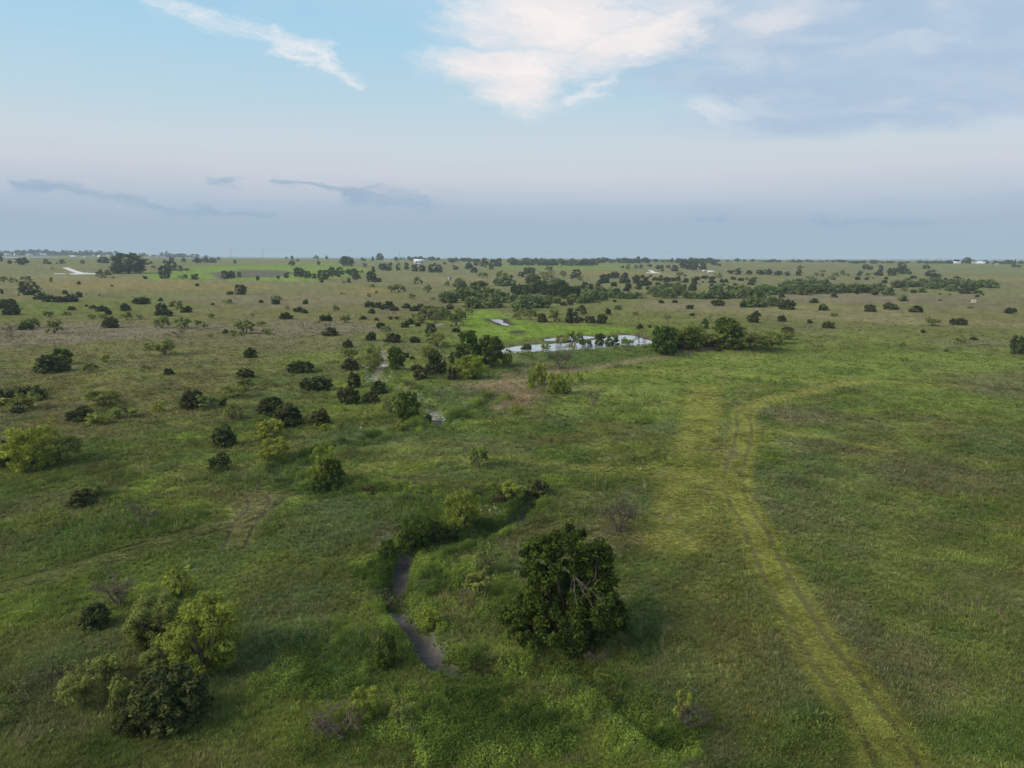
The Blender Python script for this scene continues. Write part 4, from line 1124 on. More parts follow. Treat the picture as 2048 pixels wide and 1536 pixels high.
crop(600, 780, .3418,
     willow=[(950, 862, 200, 215, 'yellow green willow standing on the creek bend'), (1245, 662, 150, 105)],
     juniper=[(1390, 652, 140, 92)],
     mesquite=[(1045, 465, 105, 135), (1085, 1100, 150, 180)],
     bare=[(985, 622, 85, 42), (1860, 862, 220, 180, 'grey dead shrub just behind the big foreground tree'), (1400, 650, 60, 40)],
     bright=[(690, 940, 200, 150), (625, 975, 120, 110)])

crop(0, 0, 1.0,
     willow=[(1365, 1447, 34, 52, 'yellow green shrub beside the bare soil at bottom right of centre')],
     rust=[(1000, 1010, 30, 16), (735, 992, 26, 16)],
     bare=[(1192, 1352, 56, 26), (1385, 1492, 70, 26), (1120, 742, 60, 14)],
     mesquite=[(1350, 700, 60, 40), (1420, 698, 50, 36), (1500, 702, 60, 36), (1540, 698, 50, 30), (905, 606, 40, 22), (930, 602, 40, 24), (955, 598, 40, 24), (980, 602, 44, 24), (1000, 606, 40, 20), (1040, 622, 40, 18), (1075, 616, 40, 18), (950, 618, 40, 18), (985, 616, 36, 16), (1010, 572, 34, 18), (1060, 568, 34, 18), (1120, 574, 30, 14), (1095, 560, 30, 14), (1320, 590, 34, 16), (1360, 586, 34, 16), (1440, 590, 34, 14), (1480, 592, 34, 14), (1190, 595, 36, 20), (1225, 596, 34, 18), (860, 640, 40, 26), (835, 648, 34, 20), (885, 636, 36, 22)],
     bright=[(872, 1092, 44, 34), (905, 1088, 36, 26), (838, 1108, 40, 30), (775, 1128, 36, 40), (640, 990, 40, 26), (1330, 712, 52, 44), (1385, 702, 44, 38), (1455, 700, 50, 42), (1120, 590, 36, 24), (1085, 586, 34, 22), (1145, 597, 34, 22), (960, 588, 34, 22), (925, 592, 30, 18)])

# landmarks that name where a plant stands (photo boxes, first match wins)
REG = [
    (0, 1150, 520, 1600, 'in the lower left thicket'), (520, 1150, 960, 1600, 'near the dry mud bed'), (960, 960, 1400, 1600, 'around the big foreground tree'),
    (620, 890, 960, 1150, 'on the winding creek bend'), (0, 840, 330, 1150, 'on the left meadow above the wheel ruts'), (330, 880, 680, 1150, 'on the gully bank above the ruts'),
    (480, 800, 700, 890, 'in the dark clump left of the gully'), (0, 760, 200, 850, 'at the left edge of the slope'), (200, 740, 480, 860, 'on the left slope below the lone shrubs'),
    (0, 640, 220, 760, 'on the brown slope at far left'), (220, 640, 480, 760, 'on the brown slope left of centre'), (480, 640, 690, 800, 'on the slope left of the limestone'),
    (690, 720, 960, 900, 'around the limestone outcrop'), (690, 650, 860, 720, 'on the rise above the limestone'), (860, 655, 1010, 765, 'at the left end of the dam'),
    (1000, 680, 1340, 725, 'on the dam before the pond'), (1340, 655, 1610, 720, 'at the right end of the dam'), (980, 725, 1240, 860, 'by the tan reeds below the dam'),
    (0, 590, 110, 640, 'in the left pasture corner'), (110, 575, 230, 640, 'in the left pasture row'), (0, 575, 110, 590, 'in the left pasture corner'), (230, 585, 420, 650, 'in the pasture below the bright field'),
    (420, 575, 700, 650, 'on the open rise below the hedgerow'), (680, 580, 800, 650, 'in the dark row above the pink slope'), (800, 585, 940, 660, 'in the scrub left of the green meadow'),
    (820, 540, 1010, 600, 'in the scrub under the barn'), (1010, 585, 1110, 615, 'in the creek wood, near bank'), (1010, 560, 1110, 590, 'in the creek wood, far bank'), (1110, 580, 1220, 612, 'in the creek wood, right part'),
    (1010, 612, 1250, 660, 'behind the green meadow'), (1150, 545, 1260, 583, 'in the left part of the juniper thicket'), (1260, 545, 1330, 583, 'in the middle of the juniper thicket'), (1330, 545, 1400, 583, 'in the right part of the juniper thicket'),
    (1400, 550, 1545, 583, 'in the loose junipers right of the thicket'), (1220, 583, 1420, 602, 'in the green belt behind the thicket'), (1420, 583, 1545, 602, 'in the green belt, middle stretch'),
    (1220, 600, 1540, 660, 'on the tan pasture behind the dam'), (1536, 570, 1660, 596, 'in the green belt left of the pasture'), (1660, 570, 1780, 596, 'in the belt above the tan pasture'),
    (1780, 568, 2048, 590, 'in the belt near the right edge'), (1536, 590, 1760, 680, 'on the tan pasture right of the dam'), (1760, 590, 2060, 680, 'on the tan pasture near the right edge'),
    (1500, 680, 1620, 720, 'at the right end of the dam'), (1600, 680, 2060, 800, 'on the green rise at far right'),
    (0, 515, 130, 575, 'in the far field left of the caliche strip'), (130, 515, 340, 575, 'around the caliche strip'), (340, 515, 500, 575, 'beside the bright green field'), (0, 575, 520, 600, 'in the far left pasture'),
    (500, 536, 660, 575, 'in the hedgerow, left part'), (660, 543, 790, 575, 'in the hedgerow, right part'), (500, 505, 740, 543, 'on the far side of the bright field'), (740, 505, 860, 552, 'in front of the white barn'),
    (860, 505, 1010, 552, 'in the grove right of the white barn'), (1010, 515, 1220, 562, 'below the far wood'), (1220, 505, 1330, 545, 'behind the white pad'), (1330, 505, 1450, 550, 'in the grove behind the white trailers'),
    (1450, 505, 1620, 570, 'on the far plain right of the trailers'), (1620, 505, 1760, 570, 'on the far plain, right of centre'), (1760, 535, 1850, 570, 'below the grove on the far right plain'), (1760, 505, 1850, 540, 'in the grove on the far right plain'), (1850, 505, 2060, 570, 'near the far right farmhouses'),
]
ORD = ['leftmost', 'second', 'third', 'fourth', 'fifth', 'sixth', 'seventh', 'eighth', 'ninth', 'tenth', 'eleventh', 'twelfth', 'thirteenth', 'fourteenth', 'fifteenth', 'sixteenth', 'seventeenth', 'eighteenth', 'nineteenth', 'twentieth'] + ['%dth' % k for k in range(21, 60)]
WORDS = dict(grove=('soft green tree', 'green tree'), juniper=('dark juniper bush', 'juniper'), mesquite=('pale green mesquite', 'mesquite'), oak=('dark oak', 'oak'), bright=('leafy green tree', 'leafy tree'), willow=('yellow green shrub', 'yellow shrub'), bare=('bare twiggy shrub', 'bare shrub'), rust=('rusty brown shrub', 'brown shrub'))


def region(px, py):
    for x0, y0, x1, y1, ph in REG:
        if x0 <= px < x1 and y0 <= py < y1: return ph
    return 'in the far pasture'


def plant_all():
    fam = {}
    for p in PLANTS:
        if p[0] == 'mesquite' and p[1] > 880 and 562 <= p[2] <= 622 and p[3] > 12:
            p[0] = 'grove'; p[3] *= 1.15; p[4] *= 1.05
    for i, p in enumerate(PLANTS):
        if p[5] is None: fam.setdefault((region(p[1], p[2]), p[0]), []).append(i)
    for (ph, k), ids in fam.items():
        ids.sort(key=lambda i: PLANTS[i][1])
        for n, i in enumerate(ids):
            w_, h_ = PLANTS[i][3:5]
            shape = 'low' if w_ > 1.9 * h_ else ('tall' if w_ < 1.15 * h_ else 'rounded')
            lab = f'{shape} {WORDS[k][0]} {ph}'
            if len(ids) > 1: lab += f', {ORD[n]} {WORDS[k][1]}' + ('' if n == 0 else ' from left')
            if len(lab.replace(',', '').split()) > 16: lab = lab[len(shape) + 1:]
            PLANTS[i][5] = lab
    r = random.Random(4)
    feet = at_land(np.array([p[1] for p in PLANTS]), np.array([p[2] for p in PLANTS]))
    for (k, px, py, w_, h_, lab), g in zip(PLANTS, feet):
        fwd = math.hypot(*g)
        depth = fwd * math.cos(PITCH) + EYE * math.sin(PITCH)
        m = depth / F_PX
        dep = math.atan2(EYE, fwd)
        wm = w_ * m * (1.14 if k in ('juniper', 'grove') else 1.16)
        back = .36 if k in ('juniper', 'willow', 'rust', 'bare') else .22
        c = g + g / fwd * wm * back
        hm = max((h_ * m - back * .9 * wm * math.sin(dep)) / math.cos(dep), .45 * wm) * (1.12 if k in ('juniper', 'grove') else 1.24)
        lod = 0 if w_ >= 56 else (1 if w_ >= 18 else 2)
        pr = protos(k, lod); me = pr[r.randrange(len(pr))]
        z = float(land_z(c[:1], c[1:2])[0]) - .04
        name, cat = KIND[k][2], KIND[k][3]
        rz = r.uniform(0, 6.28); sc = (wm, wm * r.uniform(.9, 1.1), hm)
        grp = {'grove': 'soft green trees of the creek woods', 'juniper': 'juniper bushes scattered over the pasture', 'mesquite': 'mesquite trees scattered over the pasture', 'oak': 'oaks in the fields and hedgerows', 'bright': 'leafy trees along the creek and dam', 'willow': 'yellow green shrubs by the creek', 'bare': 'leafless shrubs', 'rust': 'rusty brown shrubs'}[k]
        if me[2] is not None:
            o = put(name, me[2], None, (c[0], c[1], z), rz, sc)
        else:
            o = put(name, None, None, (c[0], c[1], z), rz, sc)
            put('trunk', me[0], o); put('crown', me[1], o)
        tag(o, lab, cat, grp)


plant_all()


# ---- the big tree by the creek
def big_tree():
    r = np.random.default_rng(77)
    g = at(1130, 1328); fwd = math.hypot(*g); c = g + g / fwd * 1.7
    z = float(land_z(c[:1], c[1:2])[0])
    T = tag(put('shade_tree', None, None, (c[0], c[1], z - .05)), 'big dark leafy tree with dead grey branches in its crown', 'tree')
    right = np.array((g[1], -g[0], 0)) / fwd; away = np.array((g[0], g[1], 0)) / fwd; up = np.array((0, 0, 1.))

    def P(a, b, h): return right * a * 1.08 + away * b + up * h * 1.06
    C = []; Rd = []
    def mass(a, b, h, ra, rb, rh, n, lo=.55):
        d = unit(r.normal(size=(n, 3)))
        for q in d:
            k = r.uniform(lo, 1.0)
            C.append(P(a + q[0] * ra * k, b + q[1] * rb * k, max(h + q[2] * rh * k, .35))); Rd.append(r.uniform(.14, .50) * np.array((1, 1, .9)))
    mass(.10, 1.2, 4.6, 2.5, 2.2, 2.0, 100)
    mass(-1.3, 1.0, 5.1, 1.1, 1.2, 1.0, 26)
    mass(1.4, 1.0, 5.0, 1.1, 1.2, 1.1, 26)
    mass(.05, .5, 3.0, 2.3, 1.6, 1.4, 84)
    mass(-1.75, .5, 3.2, .9, 1.1, 1.2, 30)
    mass(1.85, .4, 3.2, .9, 1.1, 1.2, 30)
    mass(-1.2, .2, 2.3, 1.5, 1.3, 1.7, 44)
    mass(-1.75, -.4, 1.4, 1.4, 1.0, 1.1, 34)
    mass(1.3, -.4, 2.2, 1.6, 1.2, 1.5, 50)
    mass(.6, -1.0, 1.4, 1.5, .8, 1.3, 40)
    mass(2.5, .5, 1.8, 1.1, .9, 1.1, 24)
    mass(-2.7, .3, 1.6, .9, .8, .9, 16)
    C = np.array(C); Rd = np.array(Rd)
    a_, b_, h_ = C @ right / 1.08, C @ away, C[:, 2] / 1.06
    open_ = (a_ > -.6) & (a_ < -.1) & (h_ > 1.4) & (h_ < 2.6) & (b_ < .2)       # a dark gap low in the front of the crown
    C, Rd = C[~open_], Rd[~open_]
    V, Q, t = leaves(r, C, Rd, 115, .105, 1.5, shell=.25, ctint=r.uniform(.05, .85, len(C)))
    put('crown', mesh_np('shade_tree_crown', V, Q, [M['shade']], t), T)
    parts = [limb(r, P(0, .3, -.1), P(.1, .8, 2.4), .26, .18, .05, 8, 6)]
    for q in range(12):
        a = q * .55
        parts.append(limb(r, P(.05, .6, 1.2 + q * .1), P(math.cos(a) * 1.7, .8 + math.sin(a) * 1.6, 3.0 + 2.6 * r.uniform()), .09, .02, .12, 5, 6))
    V, Q = join(parts); put('trunk', mesh_np('shade_tree_trunk', V, Q, [M['bark']], smooth_shade=True), T)
    # dead spray facing the camera on the crown
    dead = []
    o0 = P(.35, -.35, 4.5)
    for e in (P(1.75, -1.5, 3.75), P(1.3, -1.6, 3.5), P(.5, -1.6, 3.6), P(.9, -1.4, 4.5)):
        dead.append(limb(r, o0, e, .020, .007, .2, 4, 6))
        for s_ in range(5):
            f = r.uniform(.4, .95); m_ = o0 * (1 - f) + e * f
            dead.append(limb(r, m_, m_ + (e - o0) * r.uniform(.1, .35) + r.normal(0, .26, 3), .012, .004, .15, 3, 4))
    dead.append(limb(r, P(.2, .6, 3.0), o0, .06, .022, .05, 5, 4))
    V, Q = join(dead); put('dead_branch', mesh_np('dead_branch', V, Q, [M['deadwood']], smooth_shade=True), T)


big_tree()


# ---- limestone outcrops
def rock_mesh(seed):
    r = np.random.default_rng(seed)
    import bmesh
    bm = bmesh.new(); bmesh.ops.create_icosphere(bm, subdivisions=2, radius=.5)
    k = r.uniform(.7, 1.2, 3); ph = r.uniform(0, 6, 6)
    for v in bm.verts:
        p = v.co
        s = 1 + .22 * math.sin(p.x * 7 + ph[0]) * math.sin(p.y * 6 + ph[1]) + .18 * math.sin(p.z * 9 + ph[2] + p.x * 4)
        v.co = Vector((p.x * s * k[0], p.y * s * k[1], max(p.z * s, -.2) * .8))
        v.co.z = min(v.co.z, .26)
    me = bpy.data.meshes.new('rock'); bm.to_mesh(me); bm.free(); me.materials.append(M['rock'])
    return me


ROCKS = [rock_mesh(s) for s in range(5)]


def outcrop(label, spots, seed):
    r = np.random.default_rng(seed)
    c = at(*spots[0][:2])
    z0 = float(land_z(c[:1], c[1:2])[0])
    T = tag(put('limestone_outcrop', None, None, (c[0], c[1], z0)), label, 'rocks', 'limestone outcrops by the gully')
    for (px, py, w_, n) in spots:
        for k in range(n):
            g = at(px + r.normal(0, w_ * .5), py + r.normal(0, w_ * .16))
            s = math.hypot(*g) / F_PX * r.uniform(3.5, 9.5)
            z = float(land_z(g[:1], g[1:2])[0])
            put('rock', ROCKS[r.integers(5)], T, (g[0] - c[0], g[1] - c[1], z - z0 + .02), r.uniform(0, 6), (s * r.uniform(.8, 1.6), s * r.uniform(.7, 1.1), s * r.uniform(.5, .9)))


outcrop('pale limestone slabs in the gully between dark junipers', [(745, 752, 22, 12), (737, 764, 16, 8), (768, 757, 24, 14), (772, 730, 10, 8), (733, 736, 12, 6), (785, 758, 14, 6)], 5)
outcrop('scattered white stones right of the deep green oval tree', [(872, 826, 26, 16), (885, 831, 22, 10), (845, 844, 10, 3), (830, 856, 16, 5)], 6)
outcrop('two pale stones half hidden on the bank left of the oval tree', [(722, 856, 7, 2)], 7)
outcrop('small white stones on the left slope above the ruts', [(302, 908, 8, 3), (298, 921, 6, 2), (96, 981, 5, 1)], 8)
outcrop('white stones on the bank left of the green meadow', [(882, 650, 7, 3), (864, 651, 5, 2)], 9)


# ------------------------------------------------------------------ farm buildings and small man-made things, far off
def box(x0, x1, y0, y1, z0, z1):
    V = np.array([(x, y, z) for z in (z0, z1) for y in (y0, y1) for x in (x0, x1)], float)
    Q = np.array([(0, 2, 3, 1), (4, 5, 7, 6), (0, 1, 5, 4), (2, 6, 7, 3), (0, 4, 6, 2), (1, 3, 7, 5)])
    return V, Q


def gable(w, d, z0, z1, over=.4, th=.18):
    """pitched roof as two slabs, ridge along x"""
    out = []
    for s in (-1, 1):
        e = np.array((0, s * (d / 2 + over), z0 - over * (z1 - z0) / (d / 2)))
        V = np.array([(x, y, z + t) for t in (0, th) for (y, z) in ((e[1], e[2]), (0, z1)) for x in (-w / 2 - over, w / 2 + over)], float)
        Q = np.array([(0, 2, 3, 1), (4, 5, 7, 6), (0, 1, 5, 4), (2, 6, 7, 3), (0, 4, 6, 2), (1, 3, 7, 5)])
        out.append((V, Q))
    return join(out)


def building(name, label, cat, px, py, wpx, hpx, deep=.6, roof='white', wall='wallw', doors=1, windows=3, group=None, face=0.0, dist=None):
    g = at(px, py) if dist is None else at_dist(px, dist); fwd = math.hypot(*g); m = fwd / F_PX
    w = wpx * m; h = hpx * m; d = w * deep
    z = float(land_z(g[:1], g[1:2])[0])
    T = tag(put(name, None, None, (g[0], g[1], z - .1), -math.atan2(g[0], g[1]) + face), label, cat, group)
    hw = h * .62
    V, Q = box(-w / 2, w / 2, -d / 2, d / 2, 0, hw)
    # gable ends
    put('wall', mesh_np('wall', V, Q, [M[wall]]), T)
    gv = np.array([(-w / 2, -d / 2, hw), (-w / 2, d / 2, hw), (-w / 2, 0, h), (w / 2, -d / 2, hw), (w / 2, d / 2, hw), (w / 2, 0, h)], float)
    put('gable', mesh_np('gable', gv, np.array([(0, 2, 1), (3, 4, 5)]), [M[wall]]), T)
    V, Q = gable(w, d, hw, h); put('roof', mesh_np('roof', V, Q, [M[roof]]), T)
    for k in range(doors):
        a = (-.22 + .5 * k) * w; V, Q = box(a - w * .06, a + w * .06, -d / 2 - .06, -d / 2 + .02, 0, hw * .75)
        put('door', mesh_np('door', V, Q, [M['dark']]), T)
    for k in range(windows):
        a = (-.40 + .8 * (k + .5) / max(windows, 1)) * w + .12 * w
        V, Q = box(a - w * .025, a + w * .025, -d / 2 - .05, -d / 2 + .02, hw * .4, hw * .75)
        put('window', mesh_np('window', V, Q, [M['dark']]), T)
    return T


building('barn', 'long white metal barn on the far ridge', 'barn', 838, 526, 20, 7.5, .55, 'white', 'wallw', 2, 4)
building('shed', 'low pale shed in front of the white barn', 'shed', 835, 528.5, 11, 2.4, .5, 'white', 'wallw', 1, 2)
for n, (px, py, w_, h_, lab) in enumerate([(1914, 527.5, 10, 4, 'leftmost far farmhouse on the right skyline'), (1949, 527, 8, 4.2, 'middle far farmhouse on the right skyline, beside the oak'), (1962, 528, 12, 4.2, 'widest far farmhouse on the right skyline'), (1994, 529, 5, 2.4, 'smallest far shed on the right skyline'),
                                           (1284, 526, 12, 2.6, 'low tan farmhouse under the tall skyline oak'), (1302, 527, 4, 2.4, 'small white shed right of the tall skyline oak')]):
    building('farmhouse', lab, 'house', px, py, w_, h_, .6, 'white' if n % 2 == 0 else 'roofg', 'white', 1, 2, 'far farm buildings')
for n, (px, py, w_, h_) in enumerate([(16, 510, 9, 4), (34, 510, 8, 4.4), (60, 512, 9, 4), (74, 511, 14, 4.4), (90, 510, 6, 4), (147, 514, 8, 3), (172, 511.5, 9, 3.2), (198, 515.4, 4, 4.2)]):
    building('farmhouse', f'pale farmhouse on the far left skyline, {ORD[n]} from left', 'house', px, py, w_, h_, .6, 'white' if n % 2 else 'roofg', 'white', 1, 2, 'far left farmhouses', dist=3050 - 60 * (n % 3) if n < 5 else 2500 - 250 * (n - 5))


def trailer(label, px, py, wpx, hpx, group, face=0.0):
    g = at(px, py); m = math.hypot(*g) / F_PX; w = wpx * m; h = hpx * m; d = 2.6
    z = float(land_z(g[:1], g[1:2])[0])
    T = tag(put('trailer', None, None, (g[0], g[1], z), -math.atan2(g[0], g[1]) + face), label, 'trailer', group)
    V = np.array([(-w / 2, -d / 2, .5), (w / 2, -d / 2, .5), (w / 2, d / 2, .5), (-w / 2, d / 2, .5), (-w / 2, -d / 2, h * .8), (w / 2 * 1.04, -d / 2, h * .8), (w / 2 * 1.04, d / 2, h * .8), (-w / 2, d / 2, h * .8),
                  (-w / 2 * .95, -d / 2 * .85, h), (w / 2 * .92, -d / 2 * .85, h), (w / 2 * .92, d / 2 * .85, h), (-w / 2 * .95, d / 2 * .85, h)], float)
    Q = np.array([(0, 3, 2, 1), (0, 1, 5, 4), (1, 2, 6, 5), (2, 3, 7, 6), (3, 0, 4, 7), (4, 5, 9, 8), (5, 6, 10, 9), (6, 7, 11, 10), (7, 4, 8, 11), (8, 9, 10, 11)])
    put('body', mesh_np('body', V, Q, [M['white']]), T)
    V, Q = box(-w * .1, w * .04, -d / 2 - .05, -d / 2 + .03, .6, h * .75); put('door', mesh_np('door', V, Q, [M['roofg']]), T)
    for a in (-.34, .22):
        V, Q = box(a * w, a * w + w * .16, -d / 2 - .05, -d / 2 + .03, h * .45, h * .7); put('window', mesh_np('window', V, Q, [M['dark']]), T)
    for a in (-.18, .18):
        th = np.linspace(0, 2 * math.pi, 13)[:-1]
        ring = [(a * w + .38 * math.cos(t), yy, .38 + .38 * math.sin(t)) for yy in (-d / 2 - .08, -d / 2 + .25) for t in th]
        Q = [(k, (k + 1) % 12, 12 + (k + 1) % 12, 12 + k) for k in range(12)]
        cap_ = [(0, 2 * j + 1, 2 * j + 2, min(2 * j + 3, 11)) for j in range(5)]
        put('wheel', mesh_np('wheel', ring, np.array(Q + cap_), [M['tyre']]), T)


TL = ['first', 'second', 'third', 'fourth', 'fifth', 'sixth']
for n, (px, py, w_) in enumerate([(759.5, 524, 3), (770, 523.5, 3.2), (775, 523.5, 3), (779, 523.6, 2.4), (788, 524, 4), (802, 524, 3)]):
    trailer(f'white vehicle parked left of the barn, {TL[n]} from left', px, py, w_, 2.2, 'white vehicles left of the barn')
trailer('white camper trailer right of the thicket, left and smaller one', 1408, 544, 6, 3.6, 'camper trailers right of the thicket', .3)
trailer('white camper trailer right of the thicket, right and longer one', 1422, 546, 13, 4.2, 'camper trailers right of the thicket', -.1)


def poles():
    spec = [(800, 520, 18, 'tall thin mast beside the white barn'), (620, 517, 7, 'utility pole left of the dark tree belt'), (640, 517, 6, 'second utility pole, before the dark tree belt'), (712, 519, 8, 'utility pole between tree belt and skyline oak'), (1985, 534, 12, 'pale pole before the far right farmhouses')]
    for px, py, hp, lab in spec:
        g = at(px, py); m = math.hypot(*g) / F_PX; h = hp * m; z = float(land_z(g[:1], g[1:2])[0])
        T = tag(put('utility_pole', None, None, (g[0], g[1], z - .2), -math.atan2(g[0], g[1])), lab, 'pole', 'far poles and masts')
        V, Q = tube([(0, 0, 0), (0, 0, h * .5), (0, 0, h)], [.32, .26, .2], 8); put('shaft', mesh_np('shaft', V, Q, [M['rust_metal']]), T)
        V, Q = box(-1.3, 1.3, -.1, .1, h * .93, h * .93 + .22); put('crossarm', mesh_np('crossarm', V, Q, [M['rust_metal']]), T)
    for px, lab in ((462, 'left steel pylon on the far horizon'), (525, 'right steel pylon on the far horizon')):
        d = 5200.0; az = math.atan2(*px_dir(px, 500)[:2]); x, y = math.sin(az) * d, math.cos(az) * d
        z = float(land_z(np.array([x]), np.array([y]))[0]); h = 22 + 46 - z; parts = []
        for sx in (-1, 1):
            for sy in (-1, 1): parts.append(tube([(sx * 5, sy * 5, 0), (sx * 1.0, sy * 1.0, h * .7), (sx * .6, sy * .6, h)], [.45, .4, .3], 4))
        for k in range(8):
            q = 1 - k / 8 * .8 * 1.0; a = 5 * (1 - .8 * k / 8 / .7 * .7); zz = h * .7 * k / 8; z2 = h * .7 * (k + 1) / 8; a2 = 5 - 4 * (k + 1) / 8; a1 = 5 - 4 * k / 8
            for s in (-1, 1): parts.append(tube([(-s * a1, -a1, zz), (s * a2, -a2, z2)], [.2, .2], 3))
        T = tag(put('steel_pylon', None, None, (x, y, z), -az), lab, 'pylon', 'far pylons')
        V, Q = join(parts); put('lattice', mesh_np('lattice', V, Q, [M['rust_metal']]), T)
        for f, L in ((.72, 11), (.84, 9), (.96, 7)):
            V, Q = box(-L, L, -.4, .4, h * f, h * f + .8); put('crossarm', mesh_np('crossarm', V, Q, [M['rust_metal']]), T)


poles()


def blind():
    g = at(899, 561.5); m = math.hypot(*g) / F_PX; z = float(land_z(g[:1], g[1:2])[0])
    T = tag(put('hunting_blind', None, None, (g[0], g[1], z), -math.atan2(g[0], g[1]) + .25), 'small grey box blind with white side panel standing in scrub', 'blind')
    V, Q = box(-1.1, 1.1, -1.1, 1.1, 1.0, 3.0); put('cabin', mesh_np('cabin', V, Q, [M['roofg']]), T)
    V, Q = box(-1.25, 1.25, -1.3, 1.3, 3.02, 3.16); put('roof', mesh_np('roof', V, Q, [M['rust_metal']]), T)
    V, Q = box(-1.35, -.45, -1.16, -1.105, .3, 3.0); put('panel', mesh_np('panel', V, Q, [M['white']]), T)
    V, Q = box(0, .8, -1.14, -1.105, 2.0, 2.6); put('window', mesh_np('window', V, Q, [M['dark']]), T)
    for sx in (-1, 1):
        for sy in (-1, 1):
            V, Q = tube([(sx * 1.2, sy * 1.2, -.1), (sx * 1.0, sy * 1.0, 1.1)], [.09, .08], 5); put('leg', mesh_np('leg', V, Q, [M['rust_metal']]), T)


blind()


def feeder():
    g = at(1947, 605.5); z = float(land_z(g[:1], g[1:2])[0])
    T = tag(put('hay_ring', None, None, (g[0], g[1], z), .1), 'cream hoop shaped hay ring on the bare tan pasture', 'hay ring')
    for zz in (.25, .8, 1.35):
        th = np.linspace(0, 2 * math.pi, 25)
        V, Q = tube([(1.0 * math.cos(t), 1.0 * math.sin(t), zz) for t in th], [.055 if zz < 1.3 else .09] * 25, 5); put('rail', mesh_np('rail', V, Q, [M['tank']]), T)
    for k in range(10):
        t = k * .628; V, Q = tube([(math.cos(t), math.sin(t), 0), (math.cos(t), math.sin(t), 1.4)], [.06, .06], 5); put('upright', mesh_np('upright', V, Q, [M['tank']]), T)
    g = at(1940, 616); z = float(land_z(g[:1], g[1:2])[0])
    T = tag(put('water_trough', None, None, (g[0], g[1], z), .0), 'dark low water trough below the cream hay ring', 'trough')
    w, d, h = 1.1, .45, .55
    for V, Q in (box(-w, w, -d, -d + .06, .08, h), box(-w, w, d - .06, d, .08, h), box(-w, -w + .06, -d + .06, d - .06, .08, h), box(w - .06, w, -d + .06, d - .06, .08, h)):
        put('side_panel', mesh_np('side_panel', V, Q, [M['rust_metal']]), T)
    V, Q = box(-w + .06, w - .06, -d + .06, d - .06, .08, .16); put('floor_panel', mesh_np('floor_panel', V, Q, [M['rust_metal']]), T)
    for s in (-1, 1):
        V, Q = box(s * .8 - .1, s * .8 + .1, -d, d, 0, .08); put('foot', mesh_np('foot', V, Q, [M['rust_metal']]), T)


feeder()


def fence():
    P = FENCELINE; L = np.concatenate([[0], np.cumsum(np.hypot(*np.diff(P, axis=0).T))])
    s = np.arange(0, L[-1], 9.0)
    X = np.interp(s, L, P[:, 0]); Y = np.interp(s, L, P[:, 1]); Z = land_z(X, Y)
    T = tag(put('wire_fence', None, None, (X[0], Y[0], Z[0])), 'thin wire stock fence crossing the far left pasture', 'fence')
    V, Q = tube([(0, 0, -.2), (0, 0, 1.4)], [.09, .08], 5); pm = mesh_np('post', V, Q, [M['bark']])
    for x, y, z in zip(X, Y, Z): put('post', pm, T, (x - X[0], y - Y[0], z - Z[0]))
    for hz in (.5, .9, 1.25):
        V, Q = tube([(x - X[0], y - Y[0], z - Z[0] + hz) for x, y, z in zip(X, Y, Z)], [.018] * len(X), 3); put('wire', mesh_np('wire', V, Q, [M['rust_metal']]), T)


fence()


# ------------------------------------------------------------------ far woods that read as one mass
def woods(name, label, spans, seed, size, hgt, n_leaf=16, kind='oak'):
    """spans: (x0, x1, y, count) strips of wood as the photo shows them"""
    r = np.random.default_rng(seed); VV = []; TT = []
    for x0, x1, yv, cnt in spans:
        for k in range(cnt):
            g = at(r.uniform(x0, x1), yv + r.normal(0, .5)) if yv < 1000 else at_dist(r.uniform(x0, x1), yv + r.uniform(0, 350))
            z = float(base_z(g[:1], g[1:2])[0])
            w = size * r.uniform(.6, 1.35); h = hgt * r.uniform(.65, 1.3)
            n = 7
            C = np.array((g[0], g[1], z + h * .5)) + r.normal(size=(n, 3)) * np.array((w * .25, w * .25, h * .16))
            V, Q, t = leaves(r, C, np.full((n, 3), 1.) * np.array((w * .26, w * .26, h * .3)), n_leaf, h * .26, 1.3, shell=.4)
            VV.append((V, Q)); TT.append(t)
    V, Q = join(VV)
    tag(put(name, mesh_np(name, V, Q, [M[kind]], np.concatenate(TT))), label, None, None, 'stuff')


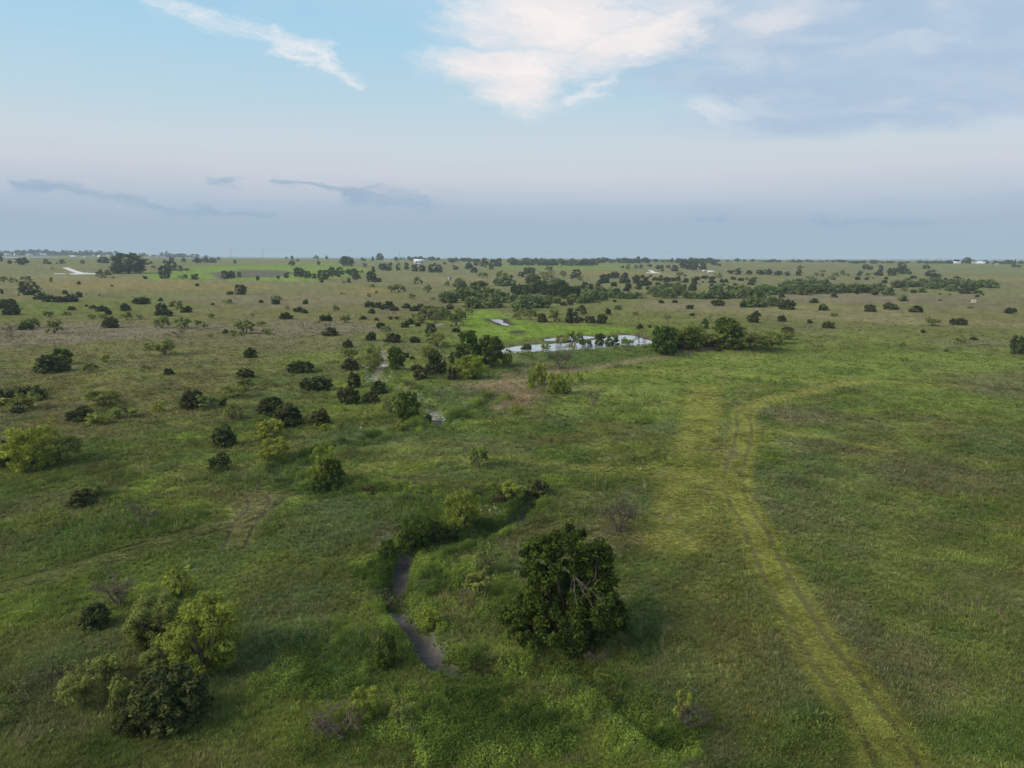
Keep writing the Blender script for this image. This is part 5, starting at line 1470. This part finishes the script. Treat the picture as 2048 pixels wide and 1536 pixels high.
woods('treeline_left', 'long dark belt of trees on the skyline beyond the bright field', [(566, 600, 518.4, 10), (618, 682, 518.4, 24), (684, 706, 518.4, 8)], 1, 11, 8.5)
woods('treeline_barn', 'low dark wood on the skyline behind the white barn', [(800, 830, 519.6, 8), (820, 940, 521, 26), (900, 945, 523, 10)], 2, 11, 7)
woods('treeline_middle', 'broad far wood between the barn and the white pad', [(1010, 1200, 526, 46), (1026, 1100, 530.5, 22), (1090, 1190, 531, 26), (1180, 1420, 524.5, 44), (1200, 1300, 526.0, 18), (1340, 1420, 526.5, 12)], 3, 12, 8)
woods('treeline_right', 'scattered far scrub along the right skyline', [(1400, 1540, 524, 14), (1540, 1720, 524.5, 22), (1730, 1770, 527, 6), (1700, 1900, 527, 22), (1990, 2100, 527.6, 16), (1890, 1940, 527, 7)], 4, 11, 5.5)
woods('treeline_farmhouses', 'far wood around the farmhouses at the left horizon', [(-60, 125, 3080, 75), (100, 240, 3100, 30), (20, 120, 2980, 12), (240, 420, 3000, 16)], 5, 26, 16)


def far_plain_woods():
    r = np.random.default_rng(12); VV = []; TT = []
    for k in range(420):
        az = r.uniform(-.75, .75); d = r.uniform(8500, 16000); x, y = math.sin(az) * d, math.cos(az) * d
        z = float(base_z(np.array([x]), np.array([y]))[0]); w = r.uniform(60, 260); h = r.uniform(8, 16)
        n = 5
        C = np.array((x, y, z + h * .4)) + r.normal(size=(n, 3)) * np.array((w * .5, w * .5, h * .1))
        V, Q, t = leaves(r, C, np.full((n, 3), 1.) * np.array((w * .4, w * .4, h * .4)), 9, h * .8, 2.5, shell=.3)
        VV.append((V, Q)); TT.append(t)
    V, Q = join(VV)
    tag(put('distant_woods', mesh_np('distant_woods', V, Q, [M['oak']], np.concatenate(TT))), 'blue distant woods on the low land beyond the ridge', None, None, 'stuff')


far_plain_woods()


def far_lake():
    # a long shallow stock lake lying on the rise at far left
    P = [at_dist(px, dd) for px, dd in ((-90, 1800), (-90, 2450), (0, 2560), (60, 2600), (112, 2500), (124, 2300), (110, 2080), (70, 1900), (20, 1780))]
    sheet('lake_water', smooth_line(np.array(P), 1), 15.6, 'pale strip of lake water at the far left horizon')


far_lake()


# ------------------------------------------------------------------ air
def haze():
    m, t, out = new_mat('haze_air')
    v = t.nodes.new('ShaderNodeVolumePrincipled')
    v.inputs['Color'].default_value = (.72, .83, .96, 1)
    v.inputs['Density'].default_value = 0.00014
    v.inputs['Anisotropy'].default_value = 0.0
    t.links.new(v.outputs[0], out.inputs['Volume'])
    V, Q = box(-46000, 46000, -46000, 46000, -60, 75)
    tag(put('haze', mesh_np('haze', V, Q, [m])), 'thin blue evening haze over the whole plain', None, None, 'stuff')


haze()
